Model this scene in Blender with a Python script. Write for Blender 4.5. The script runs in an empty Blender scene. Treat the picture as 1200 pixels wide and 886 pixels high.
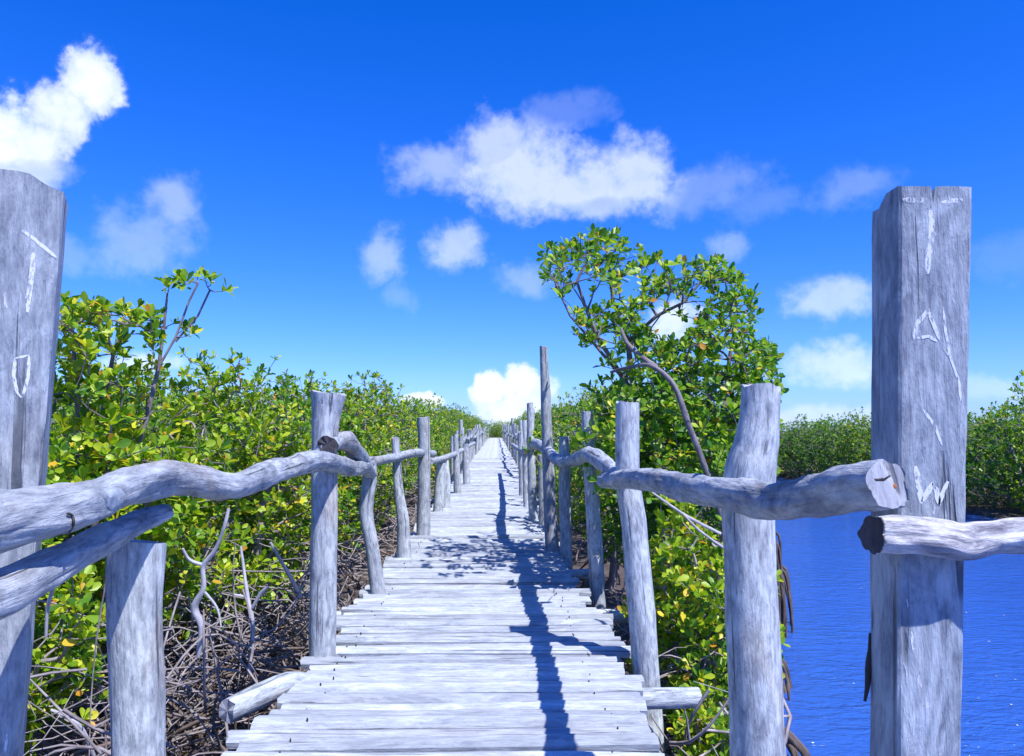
import bpy, bmesh, math, random
import numpy as np
from mathutils import Vector, Matrix, noise as mnoise, Euler

R = math.radians
random.seed(11)
rng = np.random.default_rng(7)
scene = bpy.context.scene
col = scene.collection

# ------------------------------------------------------------------ camera
EYE = 1.30                       # metres above the planks
FPX, PW, PH = 907.0, 1200.0, 886.0
cam_d = bpy.data.cameras.new('camera')
cam_d.sensor_width = 36.0
cam_d.lens = 36.0 * FPX / PW
cam_d.clip_start = 0.05
cam_d.clip_end = 3000
cam = bpy.data.objects.new('camera', cam_d)
cam.location = (0, 0, EYE)
cam.rotation_euler = (R(90 + 3.72), 0, R(-1.137))
col.objects.link(cam)
scene.camera = cam
CM = cam.rotation_euler.to_matrix()

def ray(px, py):
    return (CM @ Vector(((px - PW / 2) / FPX, -(py - PH / 2) / FPX, -1.0))).normalized()

def at(px, py, Y):
    """point of the real place seen at (px, py) and standing Y metres ahead"""
    d = ray(px, py)
    return Vector((0, 0, EYE)) + d * (Y / d.y)

def on_plane(px, py, p0, n):
    d = ray(px, py)
    o = Vector((0, 0, EYE))
    return o + d * ((p0 - o).dot(n) / d.dot(n))

# ------------------------------------------------------------------ light
SUN = Vector((0.43, -0.50, 1.03)).normalized()
sun_el = math.asin(SUN.z)
sun_az = math.atan2(SUN.x, SUN.y)
sl = bpy.data.lights.new('sun', 'SUN')
sl.energy = 5.0
sl.angle = R(0.5)
sl.color = (1.0, 0.96, 0.97)
so = bpy.data.objects.new('sun', sl)
so.rotation_euler = SUN.to_track_quat('Z', 'Y').to_euler()
so.location = SUN * 60
col.objects.link(so)

vs = scene.view_settings
scene.display_settings.display_device = 'sRGB'
vs.view_transform = 'Standard'
vs.look = 'None'
vs.exposure = 0.42
vs.gamma = 1.0

# ------------------------------------------------------------------ node helpers
class NT:
    def __init__(self, tree):
        self.t = tree
        tree.nodes.clear()
    def n(self, kind, **kw):
        nd = self.t.nodes.new(kind)
        for k, v in kw.items():
            setattr(nd, k, v)
        return nd
    def l(self, a, b):
        self.t.links.new(a, b)
    def put(self, sock, v):
        if isinstance(v, bpy.types.NodeSocket):
            self.l(v, sock)
        else:
            sock.default_value = v
    def math(self, op, a, b=None, c=None, clamp=False):
        nd = self.n('ShaderNodeMath', operation=op, use_clamp=clamp)
        for i, v in enumerate((a, b, c)):
            if v is not None:
                self.put(nd.inputs[i], v)
        return nd.outputs[0]
    def vmath(self, op, a, b=None, scale=None):
        nd = self.n('ShaderNodeVectorMath', operation=op)
        self.put(nd.inputs[0], a)
        if b is not None:
            self.put(nd.inputs[1], b)
        if scale is not None:
            self.put(nd.inputs['Scale'], scale)
        return nd.outputs['Value'] if op in ('LENGTH', 'DOT_PRODUCT') else nd.outputs[0]
    def noise(self, vec, scale, detail=4, rough=0.55, dist=0.0):
        nd = self.n('ShaderNodeTexNoise')
        self.l(vec, nd.inputs['Vector'])
        nd.inputs['Scale'].default_value = scale
        nd.inputs['Detail'].default_value = detail
        nd.inputs['Roughness'].default_value = rough
        nd.inputs['Distortion'].default_value = dist
        return nd
    def ramp(self, fac, stops, interp='LINEAR'):
        nd = self.n('ShaderNodeValToRGB')
        cr = nd.color_ramp
        cr.interpolation = interp
        while len(cr.elements) < len(stops):
            cr.elements.new(0.5)
        for e, (p, c) in zip(cr.elements, stops):
            e.position = p
            e.color = (c[0], c[1], c[2], 1) if not isinstance(c, (int, float)) else (c, c, c, 1)
        self.put(nd.inputs[0], fac)
        return nd.outputs[0]
    def mix(self, fac, a, b, blend='MIX'):
        nd = self.n('ShaderNodeMix', data_type='RGBA', blend_type=blend)
        self.put(nd.inputs[0], fac)
        for s, v in ((nd.inputs[6], a), (nd.inputs[7], b)):
            if isinstance(v, tuple) and len(v) == 3:
                v = (*v, 1)
            self.put(s, v)
        return nd.outputs[2]
    def maprange(self, v, a, b, c, d, kind='SMOOTHSTEP'):
        nd = self.n('ShaderNodeMapRange', interpolation_type=kind)
        self.put(nd.inputs[0], v)
        for i, x in zip((1, 2, 3, 4), (a, b, c, d)):
            nd.inputs[i].default_value = x
        return nd.outputs[0]

# ------------------------------------------------------------------ sky
world = bpy.data.worlds.new('World')
scene.world = world
world.use_nodes = True
w = NT(world.node_tree)
SKY_STRENGTH = 0.10
sky = w.n('ShaderNodeTexSky', sky_type='NISHITA')
sky.sun_disc = False
sky.sun_elevation = sun_el
sky.sun_rotation = sun_az
sky.air_density = 1.0
sky.dust_density = 0.2
sky.ozone_density = 4.0
gam = w.n('ShaderNodeHueSaturation')
gam.inputs['Saturation'].default_value = 1.31
gam.inputs['Value'].default_value = 1.0
w.l(sky.outputs[0], gam.inputs['Color'])
skyc = w.mix(1.0, gam.outputs[0], (0.60, 0.85, 1.85), 'MULTIPLY')
tc = w.n('ShaderNodeTexCoord')
dirv = tc.outputs['Generated']
sep = w.n('ShaderNodeSeparateXYZ'); w.l(dirv, sep.inputs[0])
az = w.math('ARCTAN2', sep.outputs[0], sep.outputs[1])
el = w.math('ARCSINE', sep.outputs[2])
comb = w.n('ShaderNodeCombineXYZ'); w.l(az, comb.inputs[0]); w.l(el, comb.inputs[1])
warp = w.noise(dirv, 9, 5, 0.6)
wv = w.vmath('SCALE', w.vmath('SUBTRACT', warp.outputs['Color'], (0.5, 0.5, 0.5)), scale=0.05)
uv = w.vmath('ADD', comb.outputs[0], wv)
# (px, py, half width, half height, tilt, strength, sharpness); the ones after the break lie outside the frame
CLOUDS = [
    (106, 102, 34, 38, 0, .95), (72, 138, 42, 30, 30, .9), (8, 165, 46, 40, 0, .95), (40, 165, 40, 26, 25, .9), (20, 190, 50, 18, 0, .6),
    (205, 236, 30, 34, 0, .42), (168, 285, 62, 40, 12, .34), (80, 290, 26, 22, 0, .25),
    (585, 172, 56, 40, -8, .62), (505, 200, 62, 32, 6, .48), (620, 205, 100, 50, 0, .70), (745, 205, 54, 50, 0, .68), (680, 220, 120, 36, 0, .70), (700, 235, 90, 22, 0, .5),
    (660, 130, 70, 24, 8, .2), (835, 218, 76, 32, 10, .26), (890, 238, 40, 24, 0, .18),
    (534, 290, 38, 28, 10, .55), (450, 308, 28, 34, -25, .45), (475, 350, 24, 20, 0, .22), (622, 328, 46, 28, 0, .34),
    (574, 454, 25, 26, 0, 1), (606, 450, 30, 26, 0, 1), (590, 478, 42, 24, 0, .9), (630, 464, 24, 26, 0, .8), (496, 466, 25, 11, 0, 1),
    (975, 348, 50, 28, 0, .55), (985, 428, 62, 24, 0, .62), (860, 290, 30, 20, 0, .35), (960, 484, 140, 13, 2, .45), (1160, 455, 90, 16, 0, .35),
    (1000, 218, 52, 24, 12, .25), (165, 426, 36, 14, 0, .7), (785, 378, 34, 28, 0, .85), (1190, 300, 46, 26, 0, .14),
    (-260, 120, 120, 60, 10, .9), (-420, 330, 150, 50, 0, .8), (1560, 120, 120, 56, -8, .8), (1600, 330, 120, 44, 0, .9),
    (700, -260, 150, 60, 10, .7), (120, -330, 120, 60, -10, .8),
]
blobs = []
for (px, py, rx, ry, tilt, op) in CLOUDS:
    d = ray(px, py)
    blobs.append((math.atan2(d.x, d.y), math.asin(d.z), R(tilt), rx / FPX, ry / FPX, op))
for k in range(24):            # more of the same small cumulus all round, out of the frame
    u0 = R(random.uniform(55, 305)); u0 = u0 if u0 < math.pi else u0 - 2 * math.pi
    v0 = R(random.choice((6, 9, 14, 20, 28, 38)) + random.uniform(-2, 2))
    q = random.uniform(.05, .15)
    blobs.append((u0, v0, 0, q / max(.35, math.cos(v0)), q * .42, random.uniform(.4, .95)))
acc = acco = None
for (u0, v0, tl, rx, ry, op) in blobs:
    mp = w.n('ShaderNodeMapping', vector_type='TEXTURE')
    w.l(uv, mp.inputs[0])
    mp.inputs['Location'].default_value = (u0, v0, 0)
    mp.inputs['Rotation'].default_value = (0, 0, tl)
    mp.inputs['Scale'].default_value = (rx, ry, 1)
    b = w.maprange(w.vmath('LENGTH', mp.outputs[0]), 0.0, 1.6, 1.0, 0.0, 'LINEAR')
    bo = w.math('MULTIPLY', b, op)
    acc = b if acc is None else w.math('MAXIMUM', acc, b)
    acco = bo if acco is None else w.math('MAXIMUM', acco, bo)
opac = w.math('DIVIDE', acco, w.math('MAXIMUM', acc, .001))
def cloud_noise(vec):
    a = w.noise(vec, 17, 3, 0.55)
    b = w.noise(vec, 44, 8, 0.62)
    return w.math('ADD', w.math('MULTIPLY', w.math('SUBTRACT', a.outputs[0], .5), .62), w.math('MULTIPLY', w.math('SUBTRACT', b.outputs[0], .5), .62))
n0 = cloud_noise(dirv)
n1 = cloud_noise(w.vmath('ADD', dirv, (.010, -.004, .016)))
dens = w.math('ADD', acc, n0)
dens = w.math('MULTIPLY', dens, w.maprange(acc, 0.0, 0.12, 0, 1))
soft = w.maprange(dens, 0.26, 0.78, 0, 1)                 # thin veil
crisp = w.maprange(dens, 0.33, 0.54, 0, 1)                # billowing body
kk = w.maprange(opac, .55, 1.25, 0, 1)
shape = w.math('ADD', w.math('MULTIPLY', crisp, kk), w.math('MULTIPLY', soft, w.math('SUBTRACT', 1.0, kk)))
mask = w.math('MULTIPLY', shape, w.math('POWER', opac, 1.35))
lit = w.math('ADD', w.math('MULTIPLY', w.math('SUBTRACT', n0, n1), 2.2), w.maprange(dens, .3, 1.0, .45, .95, 'LINEAR'), clamp=True)
cc = w.ramp(lit, [(0, (5.0, 6.6, 9.6)), (.55, (7.4, 8.2, 9.6)), (1, (8.4, 9.0, 9.7))])
skyc = w.mix(1.0, skyc, (.11, .0, .0), 'SUBTRACT')
final = w.mix(w.math('MULTIPLY', mask, 0.97), skyc, cc)
bg = w.n('ShaderNodeBackground')
bg.inputs[1].default_value = SKY_STRENGTH
w.l(final, bg.inputs[0])
out = w.n('ShaderNodeOutputWorld')
w.l(bg.outputs[0], out.inputs[0])

# ------------------------------------------------------------------ materials
def new_mat(name):
    m = bpy.data.materials.new(name)
    m.use_nodes = True
    return m, NT(m.node_tree)

def wood(name, light, dark, streak=1.0, bump=0.5, blotch=0.6, vary=0.25, rough=0.85, fleck=.5, brown=.5):
    m, t = new_mat(name)
    a = t.n('ShaderNodeAttribute', attribute_name='grain')
    oi = t.n('ShaderNodeObjectInfo')
    off = t.n('ShaderNodeCombineXYZ')
    r = oi.outputs['Random']
    t.l(t.math('MULTIPLY', r, 7.0), off.inputs[0]); t.l(t.math('MULTIPLY', r, 13.0), off.inputs[1]); t.l(t.math('MULTIPLY', r, 31.0), off.inputs[2])
    v = t.vmath('ADD', a.outputs['Vector'], off.outputs[0])
    g1 = t.noise(t.vmath('MULTIPLY', v, (1, 1, .09)), 70, 6, .7, .6).outputs[0]
    g2 = t.noise(t.vmath('MULTIPLY', v, (1, 1, .45)), 13, 6, .68, .8).outputs[0]
    g3 = t.noise(t.vmath('MULTIPLY', v, (1, 1, .035)), 36, 3, .5, .6).outputs[0]
    fk = t.noise(t.vmath('MULTIPLY', v, (1, 1, .28)), 46, 5, .7, .3).outputs[0]
    sp = t.noise(t.vmath('MULTIPLY', v, (1, 1, .6)), 120, 3, .6).outputs[0]
    k1, k2, k3 = .34 * streak, blotch * .8, fleck
    f = t.math('ADD', t.math('ADD', t.math('MULTIPLY', g1, k1), t.math('MULTIPLY', g2, k2)), t.math('MULTIPLY', fk, k3))
    m0 = .5 * (k1 + k2 + k3)
    f = t.maprange(f, m0 - .19, m0 + .15, 0, 1, 'LINEAR')
    c = t.mix(f, dark, light)
    g4 = t.noise(t.vmath('MULTIPLY', v, (1, 1, .4)), 6.5, 4, .65, 1.2).outputs[0]
    c = t.mix(t.math('MULTIPLY', t.maprange(g4, .54, .66, 0, 1), .55), c, tuple(min(.8, x * 1.22) for x in light))
    c = t.mix(t.math('MULTIPLY', t.maprange(g4, .46, .34, 0, 1), .55), c, dark)
    br = t.noise(t.vmath('MULTIPLY', v, (1, 1, .3)), 4.2, 3, .6, .5).outputs[0]
    c = t.mix(t.math('MULTIPLY', t.maprange(br, .52, .68, 0, 1), brown), c, t.mix(1, c, (1.02, .86, .70), 'MULTIPLY'))
    crack = t.maprange(g3, .30, .37, 1, 0)
    c = t.mix(t.math('MULTIPLY', crack, .75), c, tuple(x * .35 for x in dark))
    c = t.mix(t.math('MULTIPLY', t.maprange(sp, .62, .74, 0, 1), .5), c, tuple(x * .5 for x in dark))
    val = t.math('MULTIPLY_ADD', r, vary, 1 - vary * .5)
    hs = t.n('ShaderNodeHueSaturation'); t.l(c, hs.inputs['Color']); t.l(val, hs.inputs['Value'])
    p = t.n('ShaderNodeBsdfPrincipled')
    t.l(hs.outputs[0], p.inputs['Base Color'])
    p.inputs['Roughness'].default_value = rough
    p.inputs['Specular IOR Level'].default_value = .25
    bp = t.n('ShaderNodeBump')
    bp.inputs['Strength'].default_value = bump
    bp.inputs['Distance'].default_value = .006
    h = t.math('SUBTRACT', t.math('ADD', g1, t.math('MULTIPLY', t.math('ADD', g2, fk), .8)), t.math('MULTIPLY', crack, .9))
    t.l(h, bp.inputs['Height']); t.l(bp.outputs[0], p.inputs['Normal'])
    o = t.n('ShaderNodeOutputMaterial'); t.l(p.outputs[0], o.inputs[0])
    return m

M = {}
M['plank'] = wood('bleached plank wood', (.49, .54, .565), (.225, .25, .29), 1.5, .8, .55, .36, fleck=.3, brown=.18)
M['post'] = wood('weathered post wood', (.50, .55, .575), (.18, .20, .24), .8, 1.0, .8, .3, fleck=.8, brown=.7)
M['pale_post'] = wood('pale stripped post wood', (.58, .64, .645), (.22, .245, .275), .6, .8, .7, .15, fleck=1.05, brown=.6)
M['square'] = wood('weathered sawn timber', (.41, .47, .515), (.15, .178, .225), .8, 1.0, .8, .05, fleck=.7, brown=.3)
M['rail'] = wood('grey driftwood', (.48, .53, .565), (.15, .17, .205), .9, 1.1, .9, .2, fleck=.6, brown=.6)
M['pale_rail'] = wood('bleached driftwood', (.70, .71, .71), (.20, .20, .23), .6, 1.2, 1.0, .05, fleck=1.1, brown=.4)
M['end'] = wood('pale end grain', (.45, .475, .51), (.22, .235, .27), .5, .7, .8, .1, fleck=.8, brown=.15)
M['dark_end'] = wood('dark rotten end grain', (.10, .10, .11), (.04, .037, .045), .5, .7, .7, .1)
M['twig'] = wood('grey mangrove bark', (.37, .335, .33), (.12, .105, .10), .7, .5, .8, .45)
M['dead'] = wood('bleached dead wood', (.50, .50, .53), (.24, .24, .27), .7, .5, .8, .15)
M['root'] = wood('brown mangrove root', (.25, .20, .175), (.075, .058, .05), .7, .6, .9, .4)
M['limb'] = wood('grey-brown limb bark', (.27, .24, .25), (.09, .08, .085), .6, .8, .9, .1)
M['wet_root'] = wood('dark muddy root', (.15, .12, .105), (.05, .042, .038), .6, .8, .9, .1)
M['bark'] = wood('dark wet bark', (.07, .06, .055), (.025, .022, .02), .7, .6, .9, .1)

def plain(name, c, rough=.8):
    m, t = new_mat(name)
    p = t.n('ShaderNodeBsdfPrincipled')
    g = t.n('ShaderNodeNewGeometry')
    nz = t.noise(g.outputs['Position'], 160, 3).outputs[0]
    t.l(t.mix(t.maprange(nz, .35, .65, 0, 1), tuple(x * .72 for x in c), c), p.inputs['Base Color'])
    p.inputs['Roughness'].default_value = rough
    o = t.n('ShaderNodeOutputMaterial'); t.l(p.outputs[0], o.inputs[0])
    return m
def worn(name, c, lo, hi):
    m, t = new_mat(name)
    g = t.n('ShaderNodeNewGeometry')
    n1 = t.noise(t.vmath('MULTIPLY', g.outputs['Position'], (1, 1, .35)), 150, 4, .7).outputs[0]
    p = t.n('ShaderNodeBsdfPrincipled'); p.inputs['Base Color'].default_value = (*c, 1); p.inputs['Roughness'].default_value = .95
    tr = t.n('ShaderNodeBsdfTransparent')
    mx = t.n('ShaderNodeMixShader')
    t.l(t.maprange(n1, lo, hi, 0, 1), mx.inputs[0]); t.l(tr.outputs[0], mx.inputs[1]); t.l(p.outputs[0], mx.inputs[2])
    o = t.n('ShaderNodeOutputMaterial'); t.l(mx.outputs[0], o.inputs[0])
    return m
M['chalk'] = worn('white chalk paint', (.62, .66, .70), .36, .52)
M['faint'] = worn('worn chalk paint', (.52, .55, .60), .44, .60)
M['scar'] = plain('bare pale wood', (.66, .66, .67), .9)
M['iron'] = plain('dark iron', (.03, .025, .025), .6)
M['rust'] = plain('orange rust', (.42, .16, .05), .9)
M['litter'] = plain('pale floating leaf', (.62, .58, .42), .7)

def leaf_mat(name, stops):
    m, t = new_mat(name)
    g = t.n('ShaderNodeNewGeometry')
    oi = t.n('ShaderNodeObjectInfo')
    k = t.math('FRACT', t.math('ADD', g.outputs['Random Per Island'], t.math('MULTIPLY', oi.outputs['Random'], 7.31)))
    c = t.ramp(k, stops)
    nz = t.noise(g.outputs['Position'], 1.6, 3).outputs[0]
    c2 = t.mix(t.maprange(nz, .35, .65, .0, .75), c, t.mix(1, c, (.62, .80, .75), 'MULTIPLY'))
    p = t.n('ShaderNodeBsdfPrincipled')
    t.l(c2, p.inputs['Base Color'])
    p.inputs['Roughness'].default_value = .42
    p.inputs['Specular IOR Level'].default_value = .45
    tr = t.n('ShaderNodeBsdfTranslucent')
    t.l(t.mix(1, c2, (1.25, 1.35, .5), 'MULTIPLY'), tr.inputs[0])
    mx = t.n('ShaderNodeMixShader'); mx.inputs[0].default_value = .38
    t.l(p.outputs[0], mx.inputs[1]); t.l(tr.outputs[0], mx.inputs[2])
    o = t.n('ShaderNodeOutputMaterial'); t.l(mx.outputs[0], o.inputs[0])
    return m
M['leaf'] = leaf_mat('mangrove leaf', [(0, (.035, .13, .014)), (.3, (.10, .27, .016)), (.6, (.26, .43, .02)), (.9, (.42, .54, .03)), (.965, (.75, .64, .05)), (.992, (.70, .30, .04))])
M['leaf_yellow'] = leaf_mat('yellowing mangrove leaf', [(0, (.05, .16, .014)), (.25, (.15, .31, .016)), (.5, (.35, .49, .02)), (.86, (.50, .58, .03)), (.95, (.85, .70, .05)), (.992, (.72, .32, .04))])
M['leaf_green'] = leaf_mat('deep green mangrove leaf', [(0, (.03, .12, .016)), (.35, (.08, .24, .02)), (.7, (.20, .38, .024)), (.95, (.34, .48, .03)), (.992, (.62, .45, .04))])
M['leaf_dry'] = leaf_mat('dry brown leaf', [(0, (.10, .06, .035)), (.6, (.24, .15, .07)), (.9, (.38, .26, .10)), (1, (.5, .22, .06))])

def ground_mat():
    m, t = new_mat('mangrove mud')
    g = t.n('ShaderNodeNewGeometry')
    n1 = t.noise(g.outputs['Position'], 2.2, 8, .65).outputs[0]
    n2 = t.noise(g.outputs['Position'], 26, 5, .6).outputs[0]
    c = t.ramp(t.math('ADD', t.math('MULTIPLY', n1, .6), t.math('MULTIPLY', n2, .4)), [(.35, (.045, .034, .030)), (.55, (.11, .085, .072)), (.7, (.18, .145, .12))])
    p = t.n('ShaderNodeBsdfPrincipled'); t.l(c, p.inputs['Base Color']); p.inputs['Roughness'].default_value = .8
    b = t.n('ShaderNodeBump'); b.inputs['Strength'].default_value = .8; b.inputs['Distance'].default_value = .05
    t.l(t.math('ADD', n1, n2), b.inputs['Height']); t.l(b.outputs[0], p.inputs['Normal'])
    o = t.n('ShaderNodeOutputMaterial'); t.l(p.outputs[0], o.inputs[0])
    return m
M['mud'] = ground_mat()

def water_mat():
    m, t = new_mat('blue channel water')
    g = t.n('ShaderNodeNewGeometry')
    rot = t.n('ShaderNodeMapping'); rot.inputs['Rotation'].default_value = (0, 0, R(24)); rot.inputs['Scale'].default_value = (1, 2.6, 1)
    t.l(g.outputs['Position'], rot.inputs[0])
    n1 = t.noise(rot.outputs[0], 3.2, 4, .55, .6).outputs[0]
    n2 = t.noise(rot.outputs[0], 11, 3, .5, .4).outputs[0]
    n3 = t.noise(g.outputs['Position'], .35, 2, .5).outputs[0]
    h = t.math('ADD', t.math('MULTIPLY', n1, .7), t.math('MULTIPLY', n2, .22))
    h = t.math('MULTIPLY', h, t.maprange(n3, .3, .7, .55, 1.2))
    p = t.n('ShaderNodeBsdfPrincipled')
    t.l(t.mix(n3, (.026, .095, .39), (.036, .125, .45)), p.inputs['Base Color'])
    p.inputs['Roughness'].default_value = .06
    p.inputs['IOR'].default_value = 1.33
    b = t.n('ShaderNodeBump'); b.inputs['Strength'].default_value = 1.0; b.inputs['Distance'].default_value = .09
    t.l(h, b.inputs['Height']); t.l(b.outputs[0], p.inputs['Normal'])
    o = t.n('ShaderNodeOutputMaterial'); t.l(p.outputs[0], o.inputs[0])
    return m
M['water'] = water_mat()

# ------------------------------------------------------------------ mesh helpers
class MB:
    def __init__(self):
        self.v, self.f, self.g, self.mi, self.sm = [], [], [], [], []
    def add(self, verts, faces, grain, mi=0, smooth=True):
        o = len(self.v)
        self.v += [tuple(p) for p in verts]
        self.g += [tuple(p) for p in grain]
        for f in faces:
            self.f.append(tuple(i + o for i in f)); self.mi.append(mi); self.sm.append(smooth)
    def tube(self, pts, rad, n=10, sub=4, wob=0.0, wfreq=6.0, lobes=0, lobe=0.0, twist=0.0, seed=0.0, cap=(True, True), cap_mi=0, jag=0.0, mi=0, flat=1.0, cut=(None, None), furrow=0.0):
        """log along a smooth path: pts points, rad radii; caps in material cap_mi"""
        P = [Vector(p) for p in pts]
        if sub > 1 and len(P) > 2 or (sub > 1 and len(P) == 2):
            Q, S = [], []
            m = len(P)
            for i in range(m - 1):
                p0, p1, p2, p3 = P[max(i - 1, 0)], P[i], P[i + 1], P[min(i + 2, m - 1)]
                for k in range(sub):
                    t = k / sub
                    Q.append(.5 * ((2 * p1) + (p2 - p0) * t + (2 * p0 - 5 * p1 + 4 * p2 - p3) * t * t + (3 * p1 - p0 - 3 * p2 + p3) * t ** 3))
                    S.append(rad[i] + (rad[i + 1] - rad[i]) * (t * t * (3 - 2 * t)))
            Q.append(P[-1]); S.append(rad[-1])
        else:
            Q, S = P, list(rad)
        m = len(Q)
        tang = [(Q[min(i + 1, m - 1)] - Q[max(i - 1, 0)]).normalized() for i in range(m)]
        ref = Vector((0, 0, 1)) if abs(tang[0].z) < .8 else Vector((0, 1, 0))
        nrm = (ref - tang[0] * ref.dot(tang[0])).normalized()
        V, G, L = [], [], 0.0
        for i in range(m):
            if i:
                L += (Q[i] - Q[i - 1]).length
                nrm = (nrm - tang[i] * nrm.dot(tang[i])).normalized()
            bn = tang[i].cross(nrm)
            for k in range(n):
                a = 2 * math.pi * k / n
                r = S[i]
                if wob:
                    r *= 1 + wob * mnoise.noise(Vector((math.cos(a) * 1.3 + seed, math.sin(a) * 1.3 + seed * .7, L * wfreq + seed * 3)))
                    r *= 1 + .5 * wob * mnoise.noise(Vector((math.cos(a) * 3 + seed * 2, math.sin(a) * 3, L * wfreq * 2.6 + seed)))
                if furrow:
                    q = mnoise.noise(Vector((math.cos(a) * 4.2 + seed, math.sin(a) * 4.2, L * 1.4 + seed)))
                    r *= 1 - furrow * max(0, 1 - abs(q) * 7)
                    kn = mnoise.noise(Vector((math.cos(a) * 1.9 + seed * 5, math.sin(a) * 1.9, L * 7 + seed)))
                    r *= 1 + furrow * 3.2 * max(0, kn - .42)
                if lobes:
                    r *= 1 + lobe * math.sin(lobes * a + twist * L + seed)
                off = nrm * math.cos(a) * r + bn * math.sin(a) * r * flat
                p = Q[i] + off
                if jag and i in (0, m - 1):
                    p = p + tang[i] * jag * mnoise.noise(Vector((math.cos(a) * 2 + seed, math.sin(a) * 2, i + seed)))
                for ci, cn in ((0, cut[0]), (m - 1, cut[1])):
                    if cn is not None and i == ci:           # oblique saw cut
                        p = p - tang[i] * ((p - Q[i]).dot(cn) / tang[i].dot(cn))
                V.append(p)
                G.append((math.cos(a) * S[i], math.sin(a) * S[i], L))
        F = []
        for i in range(m - 1):
            for k in range(n):
                k2 = (k + 1) % n
                F.append((i * n + k, i * n + k2, (i + 1) * n + k2, (i + 1) * n + k))
        self.add(V, F, G, mi, True)
        for e, i in ((0, 0), (1, m - 1)):
            if not cap[e]:
                continue
            ring = V[i * n:(i + 1) * n]
            c = sum(ring, Vector()) / n
            vv = ring + [c]
            gg = [((p - c).x * 1.0, (p - c).y, (p - c).z) for p in ring] + [(0, 0, 0)]
            fs = [(k, (k + 1) % n, n) for k in range(n)]
            if e == 0:
                fs = [f[::-1] for f in fs]
            self.add(vv, fs, gg, cap_mi, False)
        return Q, S, tang
    def mesh(self, name, mats):
        me = bpy.data.meshes.new(name)
        me.from_pydata(self.v, [], self.f)
        at_ = me.attributes.new('grain', 'FLOAT_VECTOR', 'POINT')
        at_.data.foreach_set('vector', np.array(self.g, dtype=np.float32).ravel())
        for mm in mats:
            me.materials.append(M[mm])
        me.polygons.foreach_set('material_index', self.mi)
        me.polygons.foreach_set('use_smooth', self.sm)
        me.update()
        return me
    def build(self, name, mats, parent=None, origin=None):
        if isinstance(mats, str):
            mats = [mats]
        if origin is not None:
            o = Vector(origin)
            self.v = [(p[0] - o.x, p[1] - o.y, p[2] - o.z) for p in self.v]
        ob = bpy.data.objects.new(name, self.mesh(name, mats))
        if origin is not None:
            ob.location = origin
        col.objects.link(ob)
        if parent is not None:
            ob.parent = parent
        return ob

def tag(o, label=None, cat=None, group=None, kind=None):
    if label: o['label'] = label
    if cat: o['category'] = cat
    if group: o['group'] = group
    if kind: o['kind'] = kind
    return o

def empty(name, loc=(0, 0, 0), rz=0):
    o = bpy.data.objects.new(name, None)
    o.location = loc
    o.rotation_euler = (0, 0, rz)
    o.empty_display_size = .2
    col.objects.link(o)
    return o

def np_mesh(name, V, F, mats, grain=None, smooth=False):
    """V (n,3), F (m,k) arrays"""
    me = bpy.data.meshes.new(name)
    n, (m, k) = len(V), F.shape
    me.vertices.add(n)
    me.vertices.foreach_set('co', np.ascontiguousarray(V, dtype=np.float32).ravel())
    me.loops.add(m * k)
    me.loops.foreach_set('vertex_index', np.ascontiguousarray(F, dtype=np.int32).ravel())
    me.polygons.add(m)
    me.polygons.foreach_set('loop_start', np.arange(0, m * k, k, dtype=np.int32))
    me.polygons.foreach_set('loop_total', np.full(m, k, dtype=np.int32))
    if smooth:
        me.polygons.foreach_set('use_smooth', np.ones(m, dtype=bool))
    if grain is not None:
        a = me.attributes.new('grain', 'FLOAT_VECTOR', 'POINT')
        a.data.foreach_set('vector', np.ascontiguousarray(grain, dtype=np.float32).ravel())
    for mm in mats:
        me.materials.append(M[mm])
    me.update(calc_edges=True)
    return me

# ------------------------------------------------------------------ ground and water
def bank_left(y):
    return max(1.25, 2.0 + .325 * (y - 5.4)) + .18 * math.sin(y * 1.7) + .1 * math.sin(y * 4.1)
def bank_right(y):
    return 13.1 + .5 * math.sin(y * .5 + 1)
WATER = -1.0
def ground_h(x, y):
    n = .10 * mnoise.noise(Vector((x * .7, y * .7, 0))) + .05 * mnoise.noise(Vector((x * 2.1, y * 2.1, 3)))
    a, b = bank_left(y), bank_right(y)
    d = min(x - a, b - x)                       # > 0 inside the channel
    if y < -25 and False:
        d = -1
    k = min(1, max(0, (d + .35) / .9))
    k = k * k * (3 - 2 * k)
    return -.86 + n + k * (-1.0)
xs = list(np.arange(-200, -12, 14)) + list(np.arange(-12, 18, .4)) + list(np.arange(18, 220, 14))
ys = list(np.arange(-120, -3, 9)) + list(np.arange(-3, 45, .4)) + list(np.arange(45, 90, 3)) + list(np.arange(90, 900, 60))
V = np.array([(x, y, ground_h(x, y)) for y in ys for x in xs])
nx = len(xs)
F = np.array([(j * nx + i, j * nx + i + 1, (j + 1) * nx + i + 1, (j + 1) * nx + i) for j in range(len(ys) - 1) for i in range(nx - 1)])
g = bpy.data.objects.new('ground', np_mesh('ground', V, F, ['mud'], smooth=True)); col.objects.link(g)
tag(g, kind='structure')
V = np.array([(-210, -130, WATER), (230, -130, WATER), (230, 900, WATER), (-210, 900, WATER)])
wt = bpy.data.objects.new('water', np_mesh('water', V, np.array([(0, 1, 2, 3)]), ['water'])); col.objects.link(wt)
tag(wt, kind='structure')

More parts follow.
